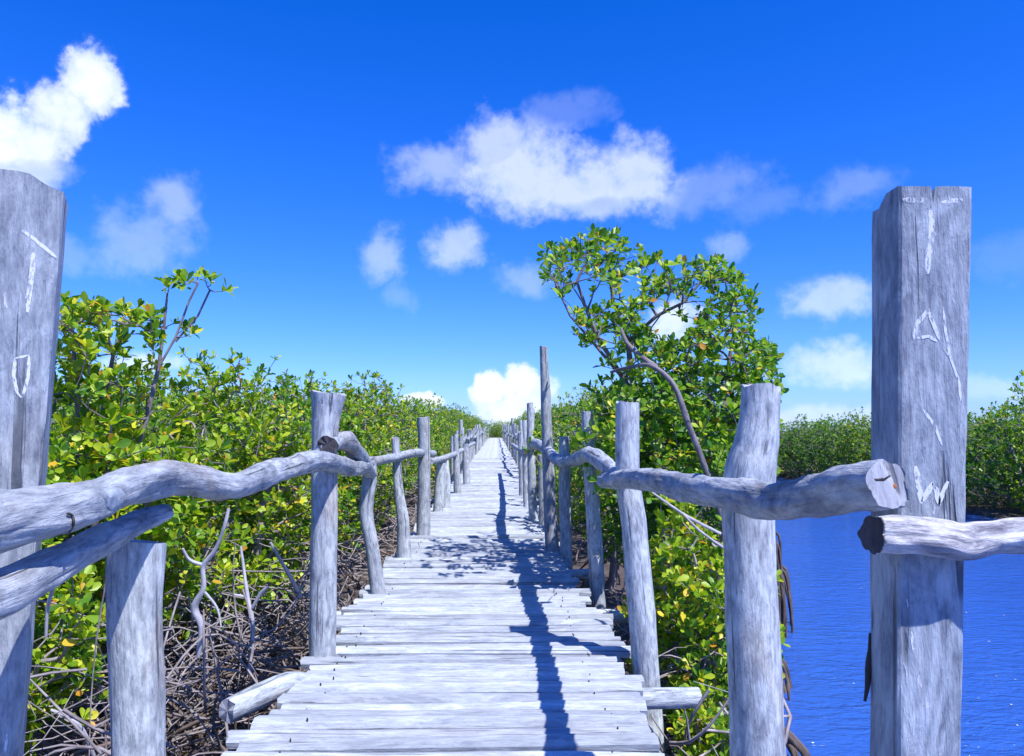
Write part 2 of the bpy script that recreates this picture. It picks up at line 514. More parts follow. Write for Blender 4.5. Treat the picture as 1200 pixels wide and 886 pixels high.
# ------------------------------------------------------------------ boardwalk
XL, XR = -1.06, .69
walk = tag(empty('boardwalk', (0, 0, 0)), kind='structure')
def plank_mesh(i):
    """split board, length 1 along x, width 1 along y, top at z = 0"""
    mb = MB()
    n = 9
    V, G, F = [], [], []
    s = i * 3.7
    tilt = random.uniform(-.07, .07)
    for k in range(n + 1):
        u = k / n
        e0 = -.5 + .09 * mnoise.noise(Vector((u * 3, s, 0))) + .05 * mnoise.noise(Vector((u * 9, s, 2)))
        e1 = .5 + .09 * mnoise.noise(Vector((u * 3, s, 5))) + .05 * mnoise.noise(Vector((u * 9, s, 7)))
        zt = .010 * mnoise.noise(Vector((u * 2.5, s, 9)))
        c = .045
        sec = [(e0 + .05, -.05), (e0 - .01, -.022), (e0 + .13, zt - .004), ((e0 + e1) * .5, zt + .006 + .006 * mnoise.noise(Vector((u * 8, s, 11)))), (e1 - .13, zt - .004), (e1 + .01, -.022), (e1 - .05, -.05)]
        jx = .012 * mnoise.noise(Vector((k, s, 4))) if k in (0, n) else 0
        for (y, z) in sec:
            V.append((u - .5 + jx * (1 if k else 1) + (.010 * mnoise.noise(Vector((y * 5, s, k))) if k in (0, n) else 0), y, z + tilt * y * .12))
            G.append((y * .18, z, (u - .5) * 1.8))
    m = 7
    for k in range(n):
        for j in range(m - 1):
            F.append((k * m + j, (k + 1) * m + j, (k + 1) * m + j + 1, k * m + j + 1))
        F.append((k * m + m - 1, (k + 1) * m + m - 1, (k + 1) * m, k * m))
    mb.add(V, F, G, 0, False)
    mb.f.append(tuple(range(m))); mb.mi.append(0); mb.sm.append(False)
    mb.f.append(tuple(range(n * m + m - 1, n * m - 1, -1))); mb.mi.append(0); mb.sm.append(False)
    return mb.mesh('plank', ['plank'])
plank_meshes = [plank_mesh(i) for i in range(26)]
y = -1.6
rest = []
count = 0
NPL = 299
while y < 106:
    wd = random.choice((.055, .07, .08, .09, .10, .11, .125, .14, .16, .085)) * random.uniform(.9, 1.1)
    gap = random.uniform(.010, .030)
    x0 = XL + random.uniform(-.05, .05) - (.07 if random.random() < .2 else 0)
    x1 = XR + random.uniform(-.05, .04) + (.07 if random.random() < .12 else 0)
    if 4.55 < y < 5.6:
        x1 += .10                                # the step in the right edge
    mat = Matrix.LocRotScale(Vector(((x0 + x1) / 2, y + wd / 2, random.uniform(-.020, .010))),
                             Euler((random.uniform(-.10, .07), random.uniform(-.006, .006), random.uniform(-.012, .012))),
                             Vector((x1 - x0, wd, 1)))
    me = random.choice(plank_meshes)
    if count < NPL:
        o = bpy.data.objects.new('plank', me)
        o.matrix_local = mat
        o.parent = walk
        if random.random() < .5:
            o.rotation_euler.z += math.pi
        col.objects.link(o)
    else:
        rest.append((me, mat))
    count += 1
    y += wd + gap
if rest:
    mb = MB()
    for me, mat in rest:
        ga = me.attributes['grain'].data
        mb.add([mat @ v.co for v in me.vertices], [tuple(p.vertices) for p in me.polygons], [q.vector for q in ga], 0, False)
    tag(mb.build('plank', 'plank', walk), kind='stuff')
nb_ = MB()
for o in list(walk.children)[:90]:
    for sx in (-.86, .5):
        if random.random() < .25: continue
        c = Vector((sx + random.uniform(-.03, .03), o.location.y + random.uniform(-.25, .25) * o.scale.y, o.location.z + .012))
        r = random.uniform(.003, .005)
        ring = [c + Vector((math.cos(k * 1.047) * r, math.sin(k * 1.047) * r, -.003)) for k in range(6)]
        top = [c + Vector((math.cos(k * 1.047) * r * .7, math.sin(k * 1.047) * r * .7, 0)) for k in range(6)]
        low = [p - Vector((0, 0, .02)) for p in ring]
        V = low + ring + top
        nb_.add(V, [(k, (k + 1) % 6, 6 + (k + 1) % 6, 6 + k) for k in range(6)] + [(6 + k, 6 + (k + 1) % 6, 12 + (k + 1) % 6, 12 + k) for k in range(6)] + [tuple(range(12, 18))], [tuple(v) for v in V], 0, False)
tag(nb_.build('nail_heads', 'iron', walk), kind='stuff')
for sx in (-.86, -.2, .5):
    mb = MB()
    mb.tube([(sx + .02 * math.sin(k), k * 5.4 - 1.5, -.10 + .006 * math.sin(k * 2)) for k in range(21)], [.045] * 21, 8, 2, .12, 1.5)
    mb.build('stringer', 'post', walk)
def crossbeam(yb, a, b, r, z=-.115, name='crossbeam', za=None):
    mb = MB()
    za = z if za is None else za
    mb.tube([(a, yb - .02, za), (a * .6 + b * .4, yb, z * .8 + za * .2), (b, yb + .03, z)], [r * 1.08, r, r * .95], 12, 4, .14, 3, cap_mi=1, jag=.02, seed=yb)
    return mb.build(name, ['pale_post', 'end'], walk)
crossbeam(4.12, -.9, 1.06, .060)
mb = MB()
mb.tube([at(266, 833, 3.72), at(306, 815, 3.9), at(346, 800, 4.1), Vector((-.80, 4.42, -.16)), Vector((-.3, 4.6, -.20))], [.056, .060, .056, .05, .045], 14, 4, .12, 4, cap_mi=1, jag=.02, seed=4.4)
mb.build('crossbeam', ['pale_post', 'end'], walk)
crossbeam(5.9, -1.32, .98, .055)
crossbeam(7.6, -1.22, .90, .05)
for k in range(14):
    crossbeam(9.4 + k * 1.9, -1.25 + random.uniform(-.1, .1), .85 + random.uniform(-.06, .08), .05)

# ------------------------------------------------------------------ square timbers with painted letters
def square_post(name, FL, FR, BL, BR, zbot, ztop_fun, mats, root, seed=0, jitter=.0011):
    """FL, FR, BL, BR: (top point, lower point) of the four edges seen from the front"""
    def edge(e, z):
        t, b = e
        return b + (t - b) * ((z - b.z) / (t.z - b.z))
    per = []
    c = .035
    front = [c, .2, .36, .425, .455, .485, .62, .8, 1 - c]
    side = [c * 1.1, .3, .55, .7, 1 - c * 1.1]
    per += [(s, 0) for s in front] + [(1, t) for t in side] + [(1 - s, 1) for s in (c, .3, .6, 1 - c)] + [(0, 1 - t) for t in side]
    n = len(per)
    zt = FL[0].z
    NR = 44
    V, G, F = [], [], []
    for i in range(NR + 1):
        zz = zbot + (zt - zbot) * i / NR
        for (s, t) in per:
            z = zz
            if i == NR:
                z = zt + ztop_fun(s, t)
            f = edge(FL, z).lerp(edge(FR, z), s)
            b = edge(BL, z).lerp(edge(BR, z), s)
            p = f.lerp(b, t)
            j = jitter * mnoise.noise(Vector((s * 4 + seed, t * 4, z * 5)))
            cen = (edge(FL, z) + edge(BR, z)) * .5
            dv = (p - cen); dv.z = 0
            on_corner = (min(s, 1 - s) < .05) + (min(t, 1 - t) < .05) > 1
            if on_corner:
                j += .003 * mnoise.noise(Vector((s * 9 + seed, t * 9, z * 14))) - .0015
            p = p + dv.normalized() * j
            p.z = z
            V.append(p); G.append((p.x, p.y, p.z))
    for i in range(NR):
        for k in range(n):
            F.append((i * n + k, i * n + (k + 1) % n, (i + 1) * n + (k + 1) % n, (i + 1) * n + k))
    mb = MB()
    mb.add(V, F, G, 0, False)
    top = V[NR * n:]
    c0 = sum(top, Vector()) / n
    inner = [c0.lerp(p, .55) + Vector((0, 0, -.004 + .006 * mnoise.noise(p * 30))) for p in top]
    tv = top + inner + [c0]
    tf = [(k, (k + 1) % n, n + (k + 1) % n, n + k) for k in range(n)] + [(n + k, n + (k + 1) % n, 2 * n) for k in range(n)]
    mb.add(tv, tf, [(p.x * .5, p.z, p.y * .5) for p in tv], 1, False)
    return mb.build(name, mats, root)

def stroke(pxs, width, p0, nrm, mat, root, name='letter_stroke', lift=.0006, rag=.45):
    """chalk stroke laid on the timber face: pxs are points along it"""
    P = [on_plane(a, b, p0 + nrm * lift, nrm) for a, b in pxs]
    Q = []
    for i in range(len(P) - 1):
        m = max(2, int((P[i + 1] - P[i]).length / .006))
        for k in range(m):
            Q.append(P[i].lerp(P[i + 1], k / m))
    Q.append(P[-1])
    V, F = [], []
    sd = random.uniform(0, 50)
    for i, q in enumerate(Q):
        t = (Q[min(i + 1, len(Q) - 1)] - Q[max(i - 1, 0)]).normalized()
        s = t.cross(nrm).normalized()
        e = min(1.0, .45 + .55 * min(i, len(Q) - 1 - i) / 2)
        a = width * .5 * e * (1 + rag * mnoise.noise(Vector((i * .8, sd, 0))))
        b = width * .5 * e * (1 + rag * mnoise.noise(Vector((i * .8, sd, 9))))
        V += [q + s * a, q - s * b, q + s * a * .8 + nrm * .0001, q - s * b * .8 + nrm * .0001]
    for i in range(len(Q) - 1):
        o = i * 4
        F += [(o + 2, o + 3, o + 7, o + 6), (o, o + 2, o + 6, o + 4), (o + 3, o + 1, o + 5, o + 7)]
    mb = MB()
    mb.add(V, F, [tuple(v) for v in V], 0, False)
    return mb.build(name, mat, root)

# right timber: front face 1.55 m ahead
D1, D2 = 1.55, 1.675
FL = (at(1054, 218, D1), at(1053, 886, D1)); FR = (at(1141, 219, D1), at(1128, 886, D1))
BL = (at(1020, 236, D2), at(1017, 886, D2))
wv_ = (FR[0] - FL[0])
BR = (BL[0] + wv_, BL[1] + (FR[1] - FL[1]))
BR = (Vector((BR[0].x, BR[0].y, FL[0].z)), BR[1])
gate_r = empty('square_post', (FL[1].x + .07, D1 + .06, -1.8))
tag(gate_r, 'tall square grey timber with a dark left side and white letters, before the water', 'post')
inv = gate_r.matrix_world.inverted()
def child_of(ob, root):
    ob.parent = root
    ob.matrix_parent_inverse = Matrix.Translation(-Vector(root.location))
    return ob
def top_r(s, t):
    z = .004 * mnoise.noise(Vector((s * 5, t * 5, 1)))
    if t < .05 and abs(s - .455) < .01: z -= .034
    if t > .5: z -= .006
    if t > .9 and s < .25: z -= .014
    if s < .02 and .5 < t < .8: z -= .016
    if s < .02 and t <= .31: z += .002
    return z
child_of(square_post('timber', FL, FR, BL, BR, -1.8, top_r, ['square', 'end'], None, 3), gate_r)
fp, fn = Vector((0, D1, 0)), Vector((0, -1, 0))
PX = 1.55 / FPX
def letter(root, fp, fn, strokes):
    obs = []
    for (pts, wpx, mat) in strokes:
        obs.append(child_of(stroke(pts, wpx * PX * .8, fp, fn, mat, None), root))
    return obs
letter(gate_r, fp, fn, [
    ([(1058, 234), (1076, 235), (1090, 234)], 8, 'faint'), ([(1103, 237), (1128, 234)], 7, 'chalk'),
    ([(1090, 246), (1092, 262), (1091, 284), (1088, 300), (1087, 321)], 9, 'chalk'), ([(1094, 262), (1098, 284)], 5, 'faint'),
    ([(1070, 398), (1074, 380), (1086, 366), (1089, 362)], 6, 'chalk'), ([(1088, 364), (1094, 380), (1101, 398)], 6, 'chalk'), ([(1072, 397), (1088, 394), (1098, 400)], 5, 'chalk'),
    ([(1105, 360), (1108, 388), (1113, 416), (1124, 448), (1126, 470)], 4, 'chalk'), ([(1101, 398), (1113, 418)], 5, 'faint'),
    ([(1082, 480), (1096, 500), (1104, 522)], 4, 'chalk'), ([(1092, 478), (1106, 462)], 4, 'faint'), ([(1076, 440), (1080, 470)], 3, 'faint'),
    ([(1073, 546), (1075, 560), (1078, 574), (1080, 590)], 9, 'chalk'), ([(1080, 588), (1090, 572), (1093, 565)], 8, 'chalk'), ([(1093, 566), (1098, 578), (1101, 592)], 8, 'chalk'), ([(1100, 592), (1106, 574), (1111, 564)], 7, 'chalk'),
    ([(1092, 584), (1094, 604)], 8, 'faint'),
    ([(1062, 690), (1064, 714)], 3, 'faint'), ([(1068, 740), (1070, 762)], 4, 'chalk'), ([(1059, 775), (1063, 800), (1066, 812)], 4, 'faint'), ([(1076, 790), (1080, 822)], 6, 'faint'), ([(1066, 835), (1070, 862)], 4, 'faint'),
])
mb = MB()
mb.tube([at(1020, 742, 1.668), at(1018, 785, 1.668), at(1014, 822, 1.66)], [.003, .007, .003], 6, 4, .5, 20)
child_of(mb.build('bark_strip', 'bark', None), gate_r)

# left timber, leaning towards the walk, its face turned to the camera
fnl = Vector((.42, -.90, .0)).normalized()
p0l = Vector((-1.10, 1.90, 0))
def pl(px, py): return on_plane(px, py, p0l, fnl)
FR = (pl(76, 218), pl(22, 886))
wl = Vector((fnl.y, -fnl.x, 0)) * .20          # towards the left along the face
FL = (FR[0] + wl + Vector((0, 0, 0)), FR[1] + wl)
bk = -fnl * .15
gate_l = empty('square_post', (FR[1].x - .1, FR[1].y, -1.2))
tag(gate_l, 'broad leaning grey timber with white marks at the left edge, behind the thick rail', 'post')
def top_l(s, t):
    z = .010 * mnoise.noise(Vector((s * 4, t * 3, 7)))
    z += .024 if s < .55 else (.016 if s < .75 else 0)
    if s > .95: z -= .014
    return z
child_of(square_post('timber', FL, FR, (FL[0] + bk, FL[1] + bk), (FR[0] + bk, FR[1] + bk), -1.2, top_l, ['square', 'end'], None, 9, .0016), gate_l)
letter(gate_l, p0l, fnl, [
    ([(26, 270), (40, 280), (52, 290), (66, 302)], 6, 'chalk'), ([(39, 296), (37, 325), (33, 352), (32, 366)], 8, 'chalk'),
    ([(18, 420), (16, 440), (20, 460), (25, 466)], 5, 'chalk'), ([(18, 420), (34, 416)], 4, 'chalk'), ([(34, 417), (33, 442), (26, 466)], 5, 'chalk'),
    ([(4, 340), (8, 372)], 5, 'faint'), ([(8, 860), (6, 884)], 4, 'chalk'),
])

# ------------------------------------------------------------------ railings
rail_r = tag(empty('wooden_railing', (.8, 2.5, 0)), 'right-hand railing of upright poles and a crooked driftwood rail along the boardwalk, nearest the water', 'railing')
rail_l = tag(empty('wooden_railing', (-1.0, 2.3, 0)), 'left-hand railing of uneven posts and a thick wavy driftwood rail, beside the green thicket', 'railing')

def log_post(root, pts, rad, mat='post', label=None, n=14, wob=.12, seed=0, sub=5, cut=None, jag=.02, end='end', zbot=-1.5, lobes=0, lobe=0):
    """pts from the lowest seen point up; goes on down into the mud"""
    b, c = pts[0], pts[1]
    d = (b - c).normalized()
    if d.z > -.5:
        d = Vector((0, 0, -1))
    k = (zbot - b.z) / d.z
    P = [b + d * k, b + d * k * .4] + pts
    Rr = [rad[0], rad[0]] + list(rad)
    mb = MB()
    mb.tube(P, Rr, n, sub, wob, 4, seed=seed, cap=(False, True), cap_mi=1, jag=jag, cut=(None, cut), lobes=lobes, lobe=lobe)
    o = child_of(mb.build('post', [mat, end], None), root)
    if label:
        o['label'] = label
    return o

def pr(px, d): return px * d / FPX

# right posts
d = 2.56
log_post(rail_r, [at(889, 886, d), at(883, 760, d), at(878, 640, d), at(877, 590, d), at(880, 552, d), at(886, 520, d), at(890, 485, d), at(892, 452, d)],
         [pr(30.5, d), pr(30, d), pr(29.5, d), pr(29.5, d), pr(29, d), pr(25.5, d), pr(23, d), pr(22.5, d)], 'pale_post', 'thick pale stripped trunk post with a narrower neck', 20, .07, 1.3, 6)
d = 4.46
log_post(rail_r, [at(759, 815, d), at(752, 720, d), at(743, 620, d), at(736, 560, d), at(735, 472, d)],
         [pr(15, d), pr(16, d), pr(15, d), pr(14.5, d), pr(14, d)], 'pale_post', 'pale bleached post with a rounded top', 16, .09, 2.1, 6)
d = 6.45
log_post(rail_r, [at(701, 703, d), at(696, 620, d), at(691, 540, d), at(688, 482, d)], [pr(8.5, d), pr(9, d), pr(8, d), pr(7, d)], 'post', None, 12, .1, 3.1)
d = 8.0
log_post(rail_r, [at(664, 660, d), at(662, 590, d), at(661, 512, d)], [pr(7, d), pr(7, d), pr(6, d)], 'pale_post', None, 12, .1, 4.1)
d = 8.5
log_post(rail_r, [at(647, 645, d), at(643, 560, d), at(640, 480, d), at(637, 406, d)], [pr(8, d), pr(7, d), pr(6, d), pr(4.6, d)], 'post', 'tall thin pole that rises far above the railing', 12, .08, 5.1)
d = 10.6
log_post(rail_r, [at(636, 615, d), at(635, 560, d), at(634, 533, d)], [pr(4.5, d), pr(4.5, d), pr(4, d)], 'post', None, 10, .1, 5.7)
d = 11.2
log_post(rail_r, [at(625, 606, d), at(623, 550, d), at(621, 472, d)], [pr(5.5, d), pr(5, d), pr(4, d)], 'post', 'slim straight pole next to the tallest one', 10, .1, 6.1)
d = 13
log_post(rail_r, [at(617, 590, d), at(616, 540, d), at(615, 522, d)], [pr(4, d), pr(4, d), pr(3.6, d)], 'post', None, 10, .1, 7.1)
d = 15
log_post(rail_r, [at(612, 578, d), at(611, 540, d), at(610, 506, d)], [pr(4, d), pr(3.6, d), pr(3, d)], 'post', None, 10, .1, 8.1)
yy = 17.0
while yy < 103:
    x = .80 + random.uniform(-.06, .06)
    h = random.choice((1.1, 1.25, 1.4, 1.5, 1.75)) + random.uniform(-.06, .06)
    lx = random.uniform(-.10, .10)
    r = random.uniform(.045, .075)
    log_post(rail_r, [Vector((x, yy, -.2)), Vector((x + lx * .5, yy, h * .5)), Vector((x + lx, yy, h))], [r, r * .95, r * .85], random.choice(('post', 'pale_post')), None, 8, .12, yy, 3)
    yy += random.uniform(.9, 1.7) * (1 if yy < 50 else 1.8)

def log_rail(root, spec, mat, label=None, cap_mat='end', n=18, sub=8, wob=.16, wf=5, lobes=2, lobe=.06, twist=7, seed=0, cut=(None, None), jag=.01, name='rail', furrow=.05):
    P = [at(a, b, dd) if not isinstance(a, Vector) else a for (a, b, dd, rr) in spec]
    mb = MB()
    mb.tube(P, [s[3] for s in spec], n, sub, wob, wf, lobes, lobe, twist, seed, cap_mi=1, jag=jag, cut=cut, furrow=furrow)
    o = mb.build(name, [mat, cap_mat], None)
    if root is not None:
        child_of(o, root)
    if label:
        o['label'] = label
    return o

right_log = log_rail(rail_r, [(1040, 566, 1.40, .043), (1005, 571, 1.52, .048), (962, 581, 1.71, .049), (905, 587, 2.02, .048), (850, 578, 2.42, .050), (795, 570, 3.05, .052), (750, 561, 3.85, .054), (708, 563, 4.9, .050)],
         'rail', 'thick grey driftwood log with a pale slanting sawn end at the square timber', furrow=.08, n=48, seed=2.2, cut=(Vector((.30, -.95, .12)).normalized(), None), wob=.2)
log_rail(rail_r, [(728, 562, 4.45, .050), (708, 543, 5.2, .060), (690, 533, 6.0, .062), (674, 539, 6.9, .058), (656, 541, 7.9, .055), (640, 527, 8.6, .058), (627, 520, 10.4, .06), (618, 529, 12.4, .05), (609, 527, 16, .05), (600, 521, 22, .05)],
         'rail', 'crooked arching driftwood rail', n=14, seed=5.2, wob=.2)
yy = 20.5
while yy < 100:
    ln = random.uniform(3.5, 5.5)
    z0 = random.uniform(.85, 1.05)
    pts = [Vector((.72 + random.uniform(-.05, .05), yy + ln * k / 4, z0 + random.uniform(-.08, .08))) for k in range(5)]
    mb = MB(); mb.tube(pts, [.05, .045, .045, .04, .035], 8, 3, .2, 3, seed=yy, cap_mi=1)
    child_of(mb.build('rail', ['rail', 'end'], None), rail_r)
    yy += ln - .25

# left posts
d = 2.3
log_post(rail_l, [at(163, 886, d), at(161, 800, d), at(158, 720, d), at(160, 634, d)], [pr(28, d), pr(29, d), pr(29, d), pr(31, d)], 'pale_post', 'short thick stump with a flat pale top, below the rail', 18, .06, 11.3, 6,
         cut=Vector((.10, .13, 1)).normalized(), zbot=-1.2)
d = 4.63
log_post(rail_l, [at(378, 775, d), at(379, 690, d), at(380, 600, d), at(380, 530, d), at(382, 490, d), at(385, 460, d)], [pr(15, d), pr(15.5, d), pr(15, d), pr(14.5, d), pr(16, d), pr(20, d)], 'post', 'stout post widening to its sawn top', 18, .08, 12.3, 6)
d = 6.27
log_post(rail_l, [at(443, 692, d), at(436, 640, d), at(429, 600, d), at(433, 560, d), at(432, 540, d)], [pr(9, d), pr(8, d), pr(8, d), pr(9, d), pr(8, d)], 'post', 'bent stick leaning in an S shape', 12, .14, 13.3)
d = 7.97
log_post(rail_l, [at(474, 650, d), at(472, 610, d), at(467, 570, d), at(463, 513, d)], [pr(8, d), pr(7, d), pr(5.5, d), pr(4.2, d)], 'post', None, 12, .16, 14.3)
d = 9.7
log_post(rail_l, [at(496, 622, d), at(497, 570, d), at(497, 520, d), at(496, 489, d)], [pr(8, d), pr(7.5, d), pr(7, d), pr(7.5, d)], 'post', 'straight post with a blunt flat top, tallest beyond the near one', 12, .07, 15.3)
d = 12.2
log_post(rail_l, [at(513, 606, d), at(515, 570, d), at(517, 543, d)], [pr(6, d), pr(6, d), pr(5.5, d)], 'pale_post', None, 10, .14, 16.3)
d = 12.9
log_post(rail_l, [at(522, 600, d), at(522, 570, d), at(521, 540, d)], [pr(5.5, d), pr(6, d), pr(5, d)], 'pale_post', None, 10, .14, 17.3)
d = 15.6
log_post(rail_l, [at(536, 577, d), at(535, 545, d), at(534, 509, d)], [pr(4.5, d), pr(4, d), pr(3, d)], 'post', None, 10, .1, 18.3)
d = 18.0
log_post(rail_l, [at(547, 566, d), at(546, 540, d), at(546, 520, d)], [pr(4.5, d), pr(4, d), pr(3.5, d)], 'post', None, 10, .1, 19.3)
yy = 19.6
while yy < 103:
    x = -1.06 + random.uniform(-.06, .06)
    h = random.choice((1.05, 1.2, 1.3, 1.5)) + random.uniform(-.06, .06)
    lx = random.uniform(-.10, .10)
    r = random.uniform(.04, .075)
    log_post(rail_l, [Vector((x, yy, -.2)), Vector((x + lx * .5, yy, h * .5)), Vector((x + lx, yy, h))], [r, r * .95, r * .85], random.choice(('post', 'pale_post')), None, 8, .12, yy, 3)
    yy += random.uniform(.9, 1.7) * (1 if yy < 50 else 1.8)

big = log_rail(rail_l, [(-60, 628, 1.36, .054), (0, 612, 1.50, .055), (50, 602, 1.62, .055), (95, 590, 1.78, .053), (155, 569, 2.04, .050), (215, 560, 2.38, .050), (270, 570, 2.80, .051), (325, 552, 3.42, .052), (375, 540, 4.22, .056), (412, 549, 5.2, .056), (430, 546, 6.0, .045)],
               'rail', 'thick wavy driftwood log with a pale scar', furrow=.08, n=48, sub=10, seed=7.7, wob=.19)
log_rail(rail_l, [(-60, 712, 1.38, .046), (0, 694, 1.52, .047), (45, 672, 1.66, .045), (100, 643, 1.88, .040), (150, 618, 2.14, .034), (194, 600, 2.40, .024)],
         'rail', 'lower log tapering away under the thick one', furrow=.08, n=40, sub=8, seed=9.1, wob=.14)
log_rail(rail_l, [(384, 522, 4.55, .058), (396, 517, 4.8, .058), (408, 518, 5.1, .060), (417, 531, 5.5, .062), (428, 547, 6.0, .060), (436, 556, 6.3, .045)],
         'rail', 'hooked branch stub arching over the rail with a dark cut end', cap_mat='dark_end', n=16, sub=6, seed=3.9, wob=.18, jag=.02)
log_rail(rail_l, [(428, 543, 6.0, .045), (447, 539, 6.9, .042), (465, 536, 7.9, .045), (485, 531, 9.1, .05), (507, 532, 10.6, .055)],
         'rail', None, n=12, sub=5, seed=4.4, wob=.25)
log_rail(rail_l, [(503, 541, 10.0, .05), (520, 537, 12.6, .05), (535, 531, 16.0, .05), (547, 524, 20, .05), (556, 519, 25, .05)], 'rail', None, n=10, sub=4, seed=4.9, wob=.2)
yy = 24.0
while yy < 100:
    ln = random.uniform(3.5, 5.5)
    z0 = random.uniform(.85, 1.05)
    pts = [Vector((-1.0 + random.uniform(-.05, .05), yy + ln * k / 4, z0 + random.uniform(-.08, .08))) for k in range(5)]
    mb = MB(); mb.tube(pts, [.05, .045, .045, .04, .035], 8, 3, .2, 3, seed=yy, cap_mi=1)
    child_of(mb.build('rail', ['rail', 'end'], None), rail_l)
    yy += ln - .25
# marks that follow the surface of a log
from mathutils.bvhtree import BVHTree
def on_log(ob, px, py, lift):
    bv = BVHTree.FromPolygons([v.co[:] for v in ob.data.vertices], [tuple(p.vertices) for p in ob.data.polygons])
    h, n_, _, _ = bv.ray_cast(Vector((0, 0, EYE)), ray(px, py))
    return (h + n_ * lift, n_) if h is not None else (None, None)
def patch(ob, poly, lift, mat, name, rows=5):
    c = (sum(p[0] for p in poly) / len(poly), sum(p[1] for p in poly) / len(poly))
    rings = []
    for r in range(rows + 1):
        k = r / rows
        rings.append([on_log(ob, c[0] + (x - c[0]) * k, c[1] + (y_ - c[1]) * k, lift * (1 - .9 * (r == rows)))[0] for x, y_ in poly])
    n = len(poly)
    V = [q for rg in rings for q in rg]
    if any(v is None for v in V): return None
    F = [(r * n + k, r * n + (k + 1) % n, (r + 1) * n + (k + 1) % n, (r + 1) * n + k) for r in range(rows) for k in range(n)]
    mb = MB(); mb.add(V, F, [tuple(v) for v in V], 0, True)
    o = mb.build(name, mat, None)
    o.parent = ob; o.matrix_parent_inverse = Matrix.Identity(4)
    return o
patch(big, [(99, 574), (112, 571), (128, 570), (143, 570), (151, 576), (152, 586), (147, 596), (138, 604), (129, 606), (122, 600), (119, 590), (112, 582)], .0014, 'scar', 'scar')
patch(big, [(106, 575), (118, 573), (132, 572), (142, 573), (147, 579), (145, 588), (138, 597), (130, 599), (125, 593), (122, 585), (114, 579)], .0026, 'square', 'worn_hollow')
nl = [on_log(big, a, b, .004)[0] for a, b in ((77, 602), (83, 606), (84, 614), (80, 622))]
mb = MB(); mb.tube(nl, [.0026, .0028, .0028, .002], 8, 4, cap_mi=0)
o = mb.build('nail', 'iron', None); o.parent = big
patch(big, [(72, 622), (77, 618), (82, 621), (80, 627), (74, 629)], .001, 'rust', 'rust_stain', 3)
patch(right_log, [(1046, 569), (1048, 566), (1051, 568), (1051, 572), (1048, 573)], .001, 'rust', 'rust_stain', 3)
patch(right_log, [(1024, 561), (1034, 562), (1042, 558), (1043, 556), (1044, 558), (1036, 564), (1026, 564)], .001, 'iron', 'crack', 3)

# short bleached rail on the front of the right timber
nr = log_rail(None, [(1024, 626, 1.520, .036), (1060, 628, 1.516, .037), (1100, 632, 1.513, .037), (1130, 637, 1.512, .035), (1165, 632, 1.505, .031), (1205, 628, 1.495, .035), (1290, 622, 1.485, .037)],
              'pale_rail', None, 'dark_end', furrow=.10, n=44, sub=8, wob=.2, wf=9, lobes=3, lobe=.06, twist=9, seed=6.6, cut=(Vector((-.93, -.30, .08)).normalized(), None), name='driftwood_log')
tag(nr, 'bleached knotty log with dark round cut end across the front of the right square timber', 'log')

# ------------------------------------------------------------------ mangroves
def leaf_template(nleaf, seed, cheap, size=.054):
    """rosette of obovate leaves about +Z"""
    r = random.Random(seed)
    V, F = [], []
    for k in range(nleaf):
        a = k * 2.399 + r.uniform(-.3, .3)
        up = R(r.uniform(5, 70)) if k < nleaf - 2 else R(r.uniform(60, 85))
        L = size * r.uniform(.55, 1.3)
        wd = L * r.uniform(.24, .31)
        d = Vector((math.cos(a) * math.cos(up), math.sin(a) * math.cos(up), math.sin(up)))
        s = Vector((-math.sin(a), math.cos(a), 0))
        s = (s + d.cross(s) * r.uniform(-.5, .5)).normalized()
        nn = s.cross(d).normalized() * -1
        if nn.z < 0: nn = -nn
        st = d * (size * .10) + Vector((0, 0, r.uniform(-.02, .02)))
        bend = r.uniform(-.22, .05)
        def P(u, v, h=0): return st + d * (L * u) + s * (wd * v) + nn * (L * (bend * u * u + h))
        o = len(V)
        if cheap:
            V += [P(0, 0), P(.62, 1, .06), P(1, .42, .02), P(1, -.42, .02), P(.62, -1, .06)]
            F += [(o, o + 4, o + 3), (o, o + 3, o + 2), (o, o + 2, o + 1)]
        else:
            V += [P(0, 0), P(.34, .62, .04), P(.72, 1, .06), P(.97, .45, .03), P(1.0, 0), P(.97, -.45, .03), P(.72, -1, .06), P(.34, -.62, .04), P(.58, 0)]
            F += [(o + 8, o + (q + 1) % 8, o + q) for q in range(8)]
    return np.array([tuple(v) for v in V]), np.array(F)

NV = 9
TFINE = [leaf_template(random.choice((8, 9, 10)), 100 + i, False) for i in range(NV)]
TCHEAP = [leaf_template(random.choice((8, 9, 10)), 200 + i, True) for i in range(NV)]
ROS = {}
def rosette_mesh(mat, i):
    if (mat, i) not in ROS:
        ROS[mat, i] = np_mesh('leaf_cluster', *TFINE[i], [mat])
    return ROS[mat, i]

def orient(z, a):
    z = z / np.linalg.norm(z)
    x = np.cross((0.3, 0.9, 0.1), z); x /= np.linalg.norm(x)
    y_ = np.cross(z, x)
    return np.stack([x * math.cos(a) + y_ * math.sin(a), -x * math.sin(a) + y_ * math.cos(a), z], 1)

def foliage_arrays(tips, dirs, templ, smin=.8, smax=1.25):
    VV, FF, o = [], [], 0
    for p, d in zip(tips, dirs):
        tv, tf = templ[rng.integers(len(templ))]
        m = orient(d, rng.uniform(0, 6.28)) * rng.uniform(smin, smax)
        VV.append(tv @ m.T + p); FF.append(tf + o); o += len(tv)
    return np.concatenate(VV), np.concatenate(FF)

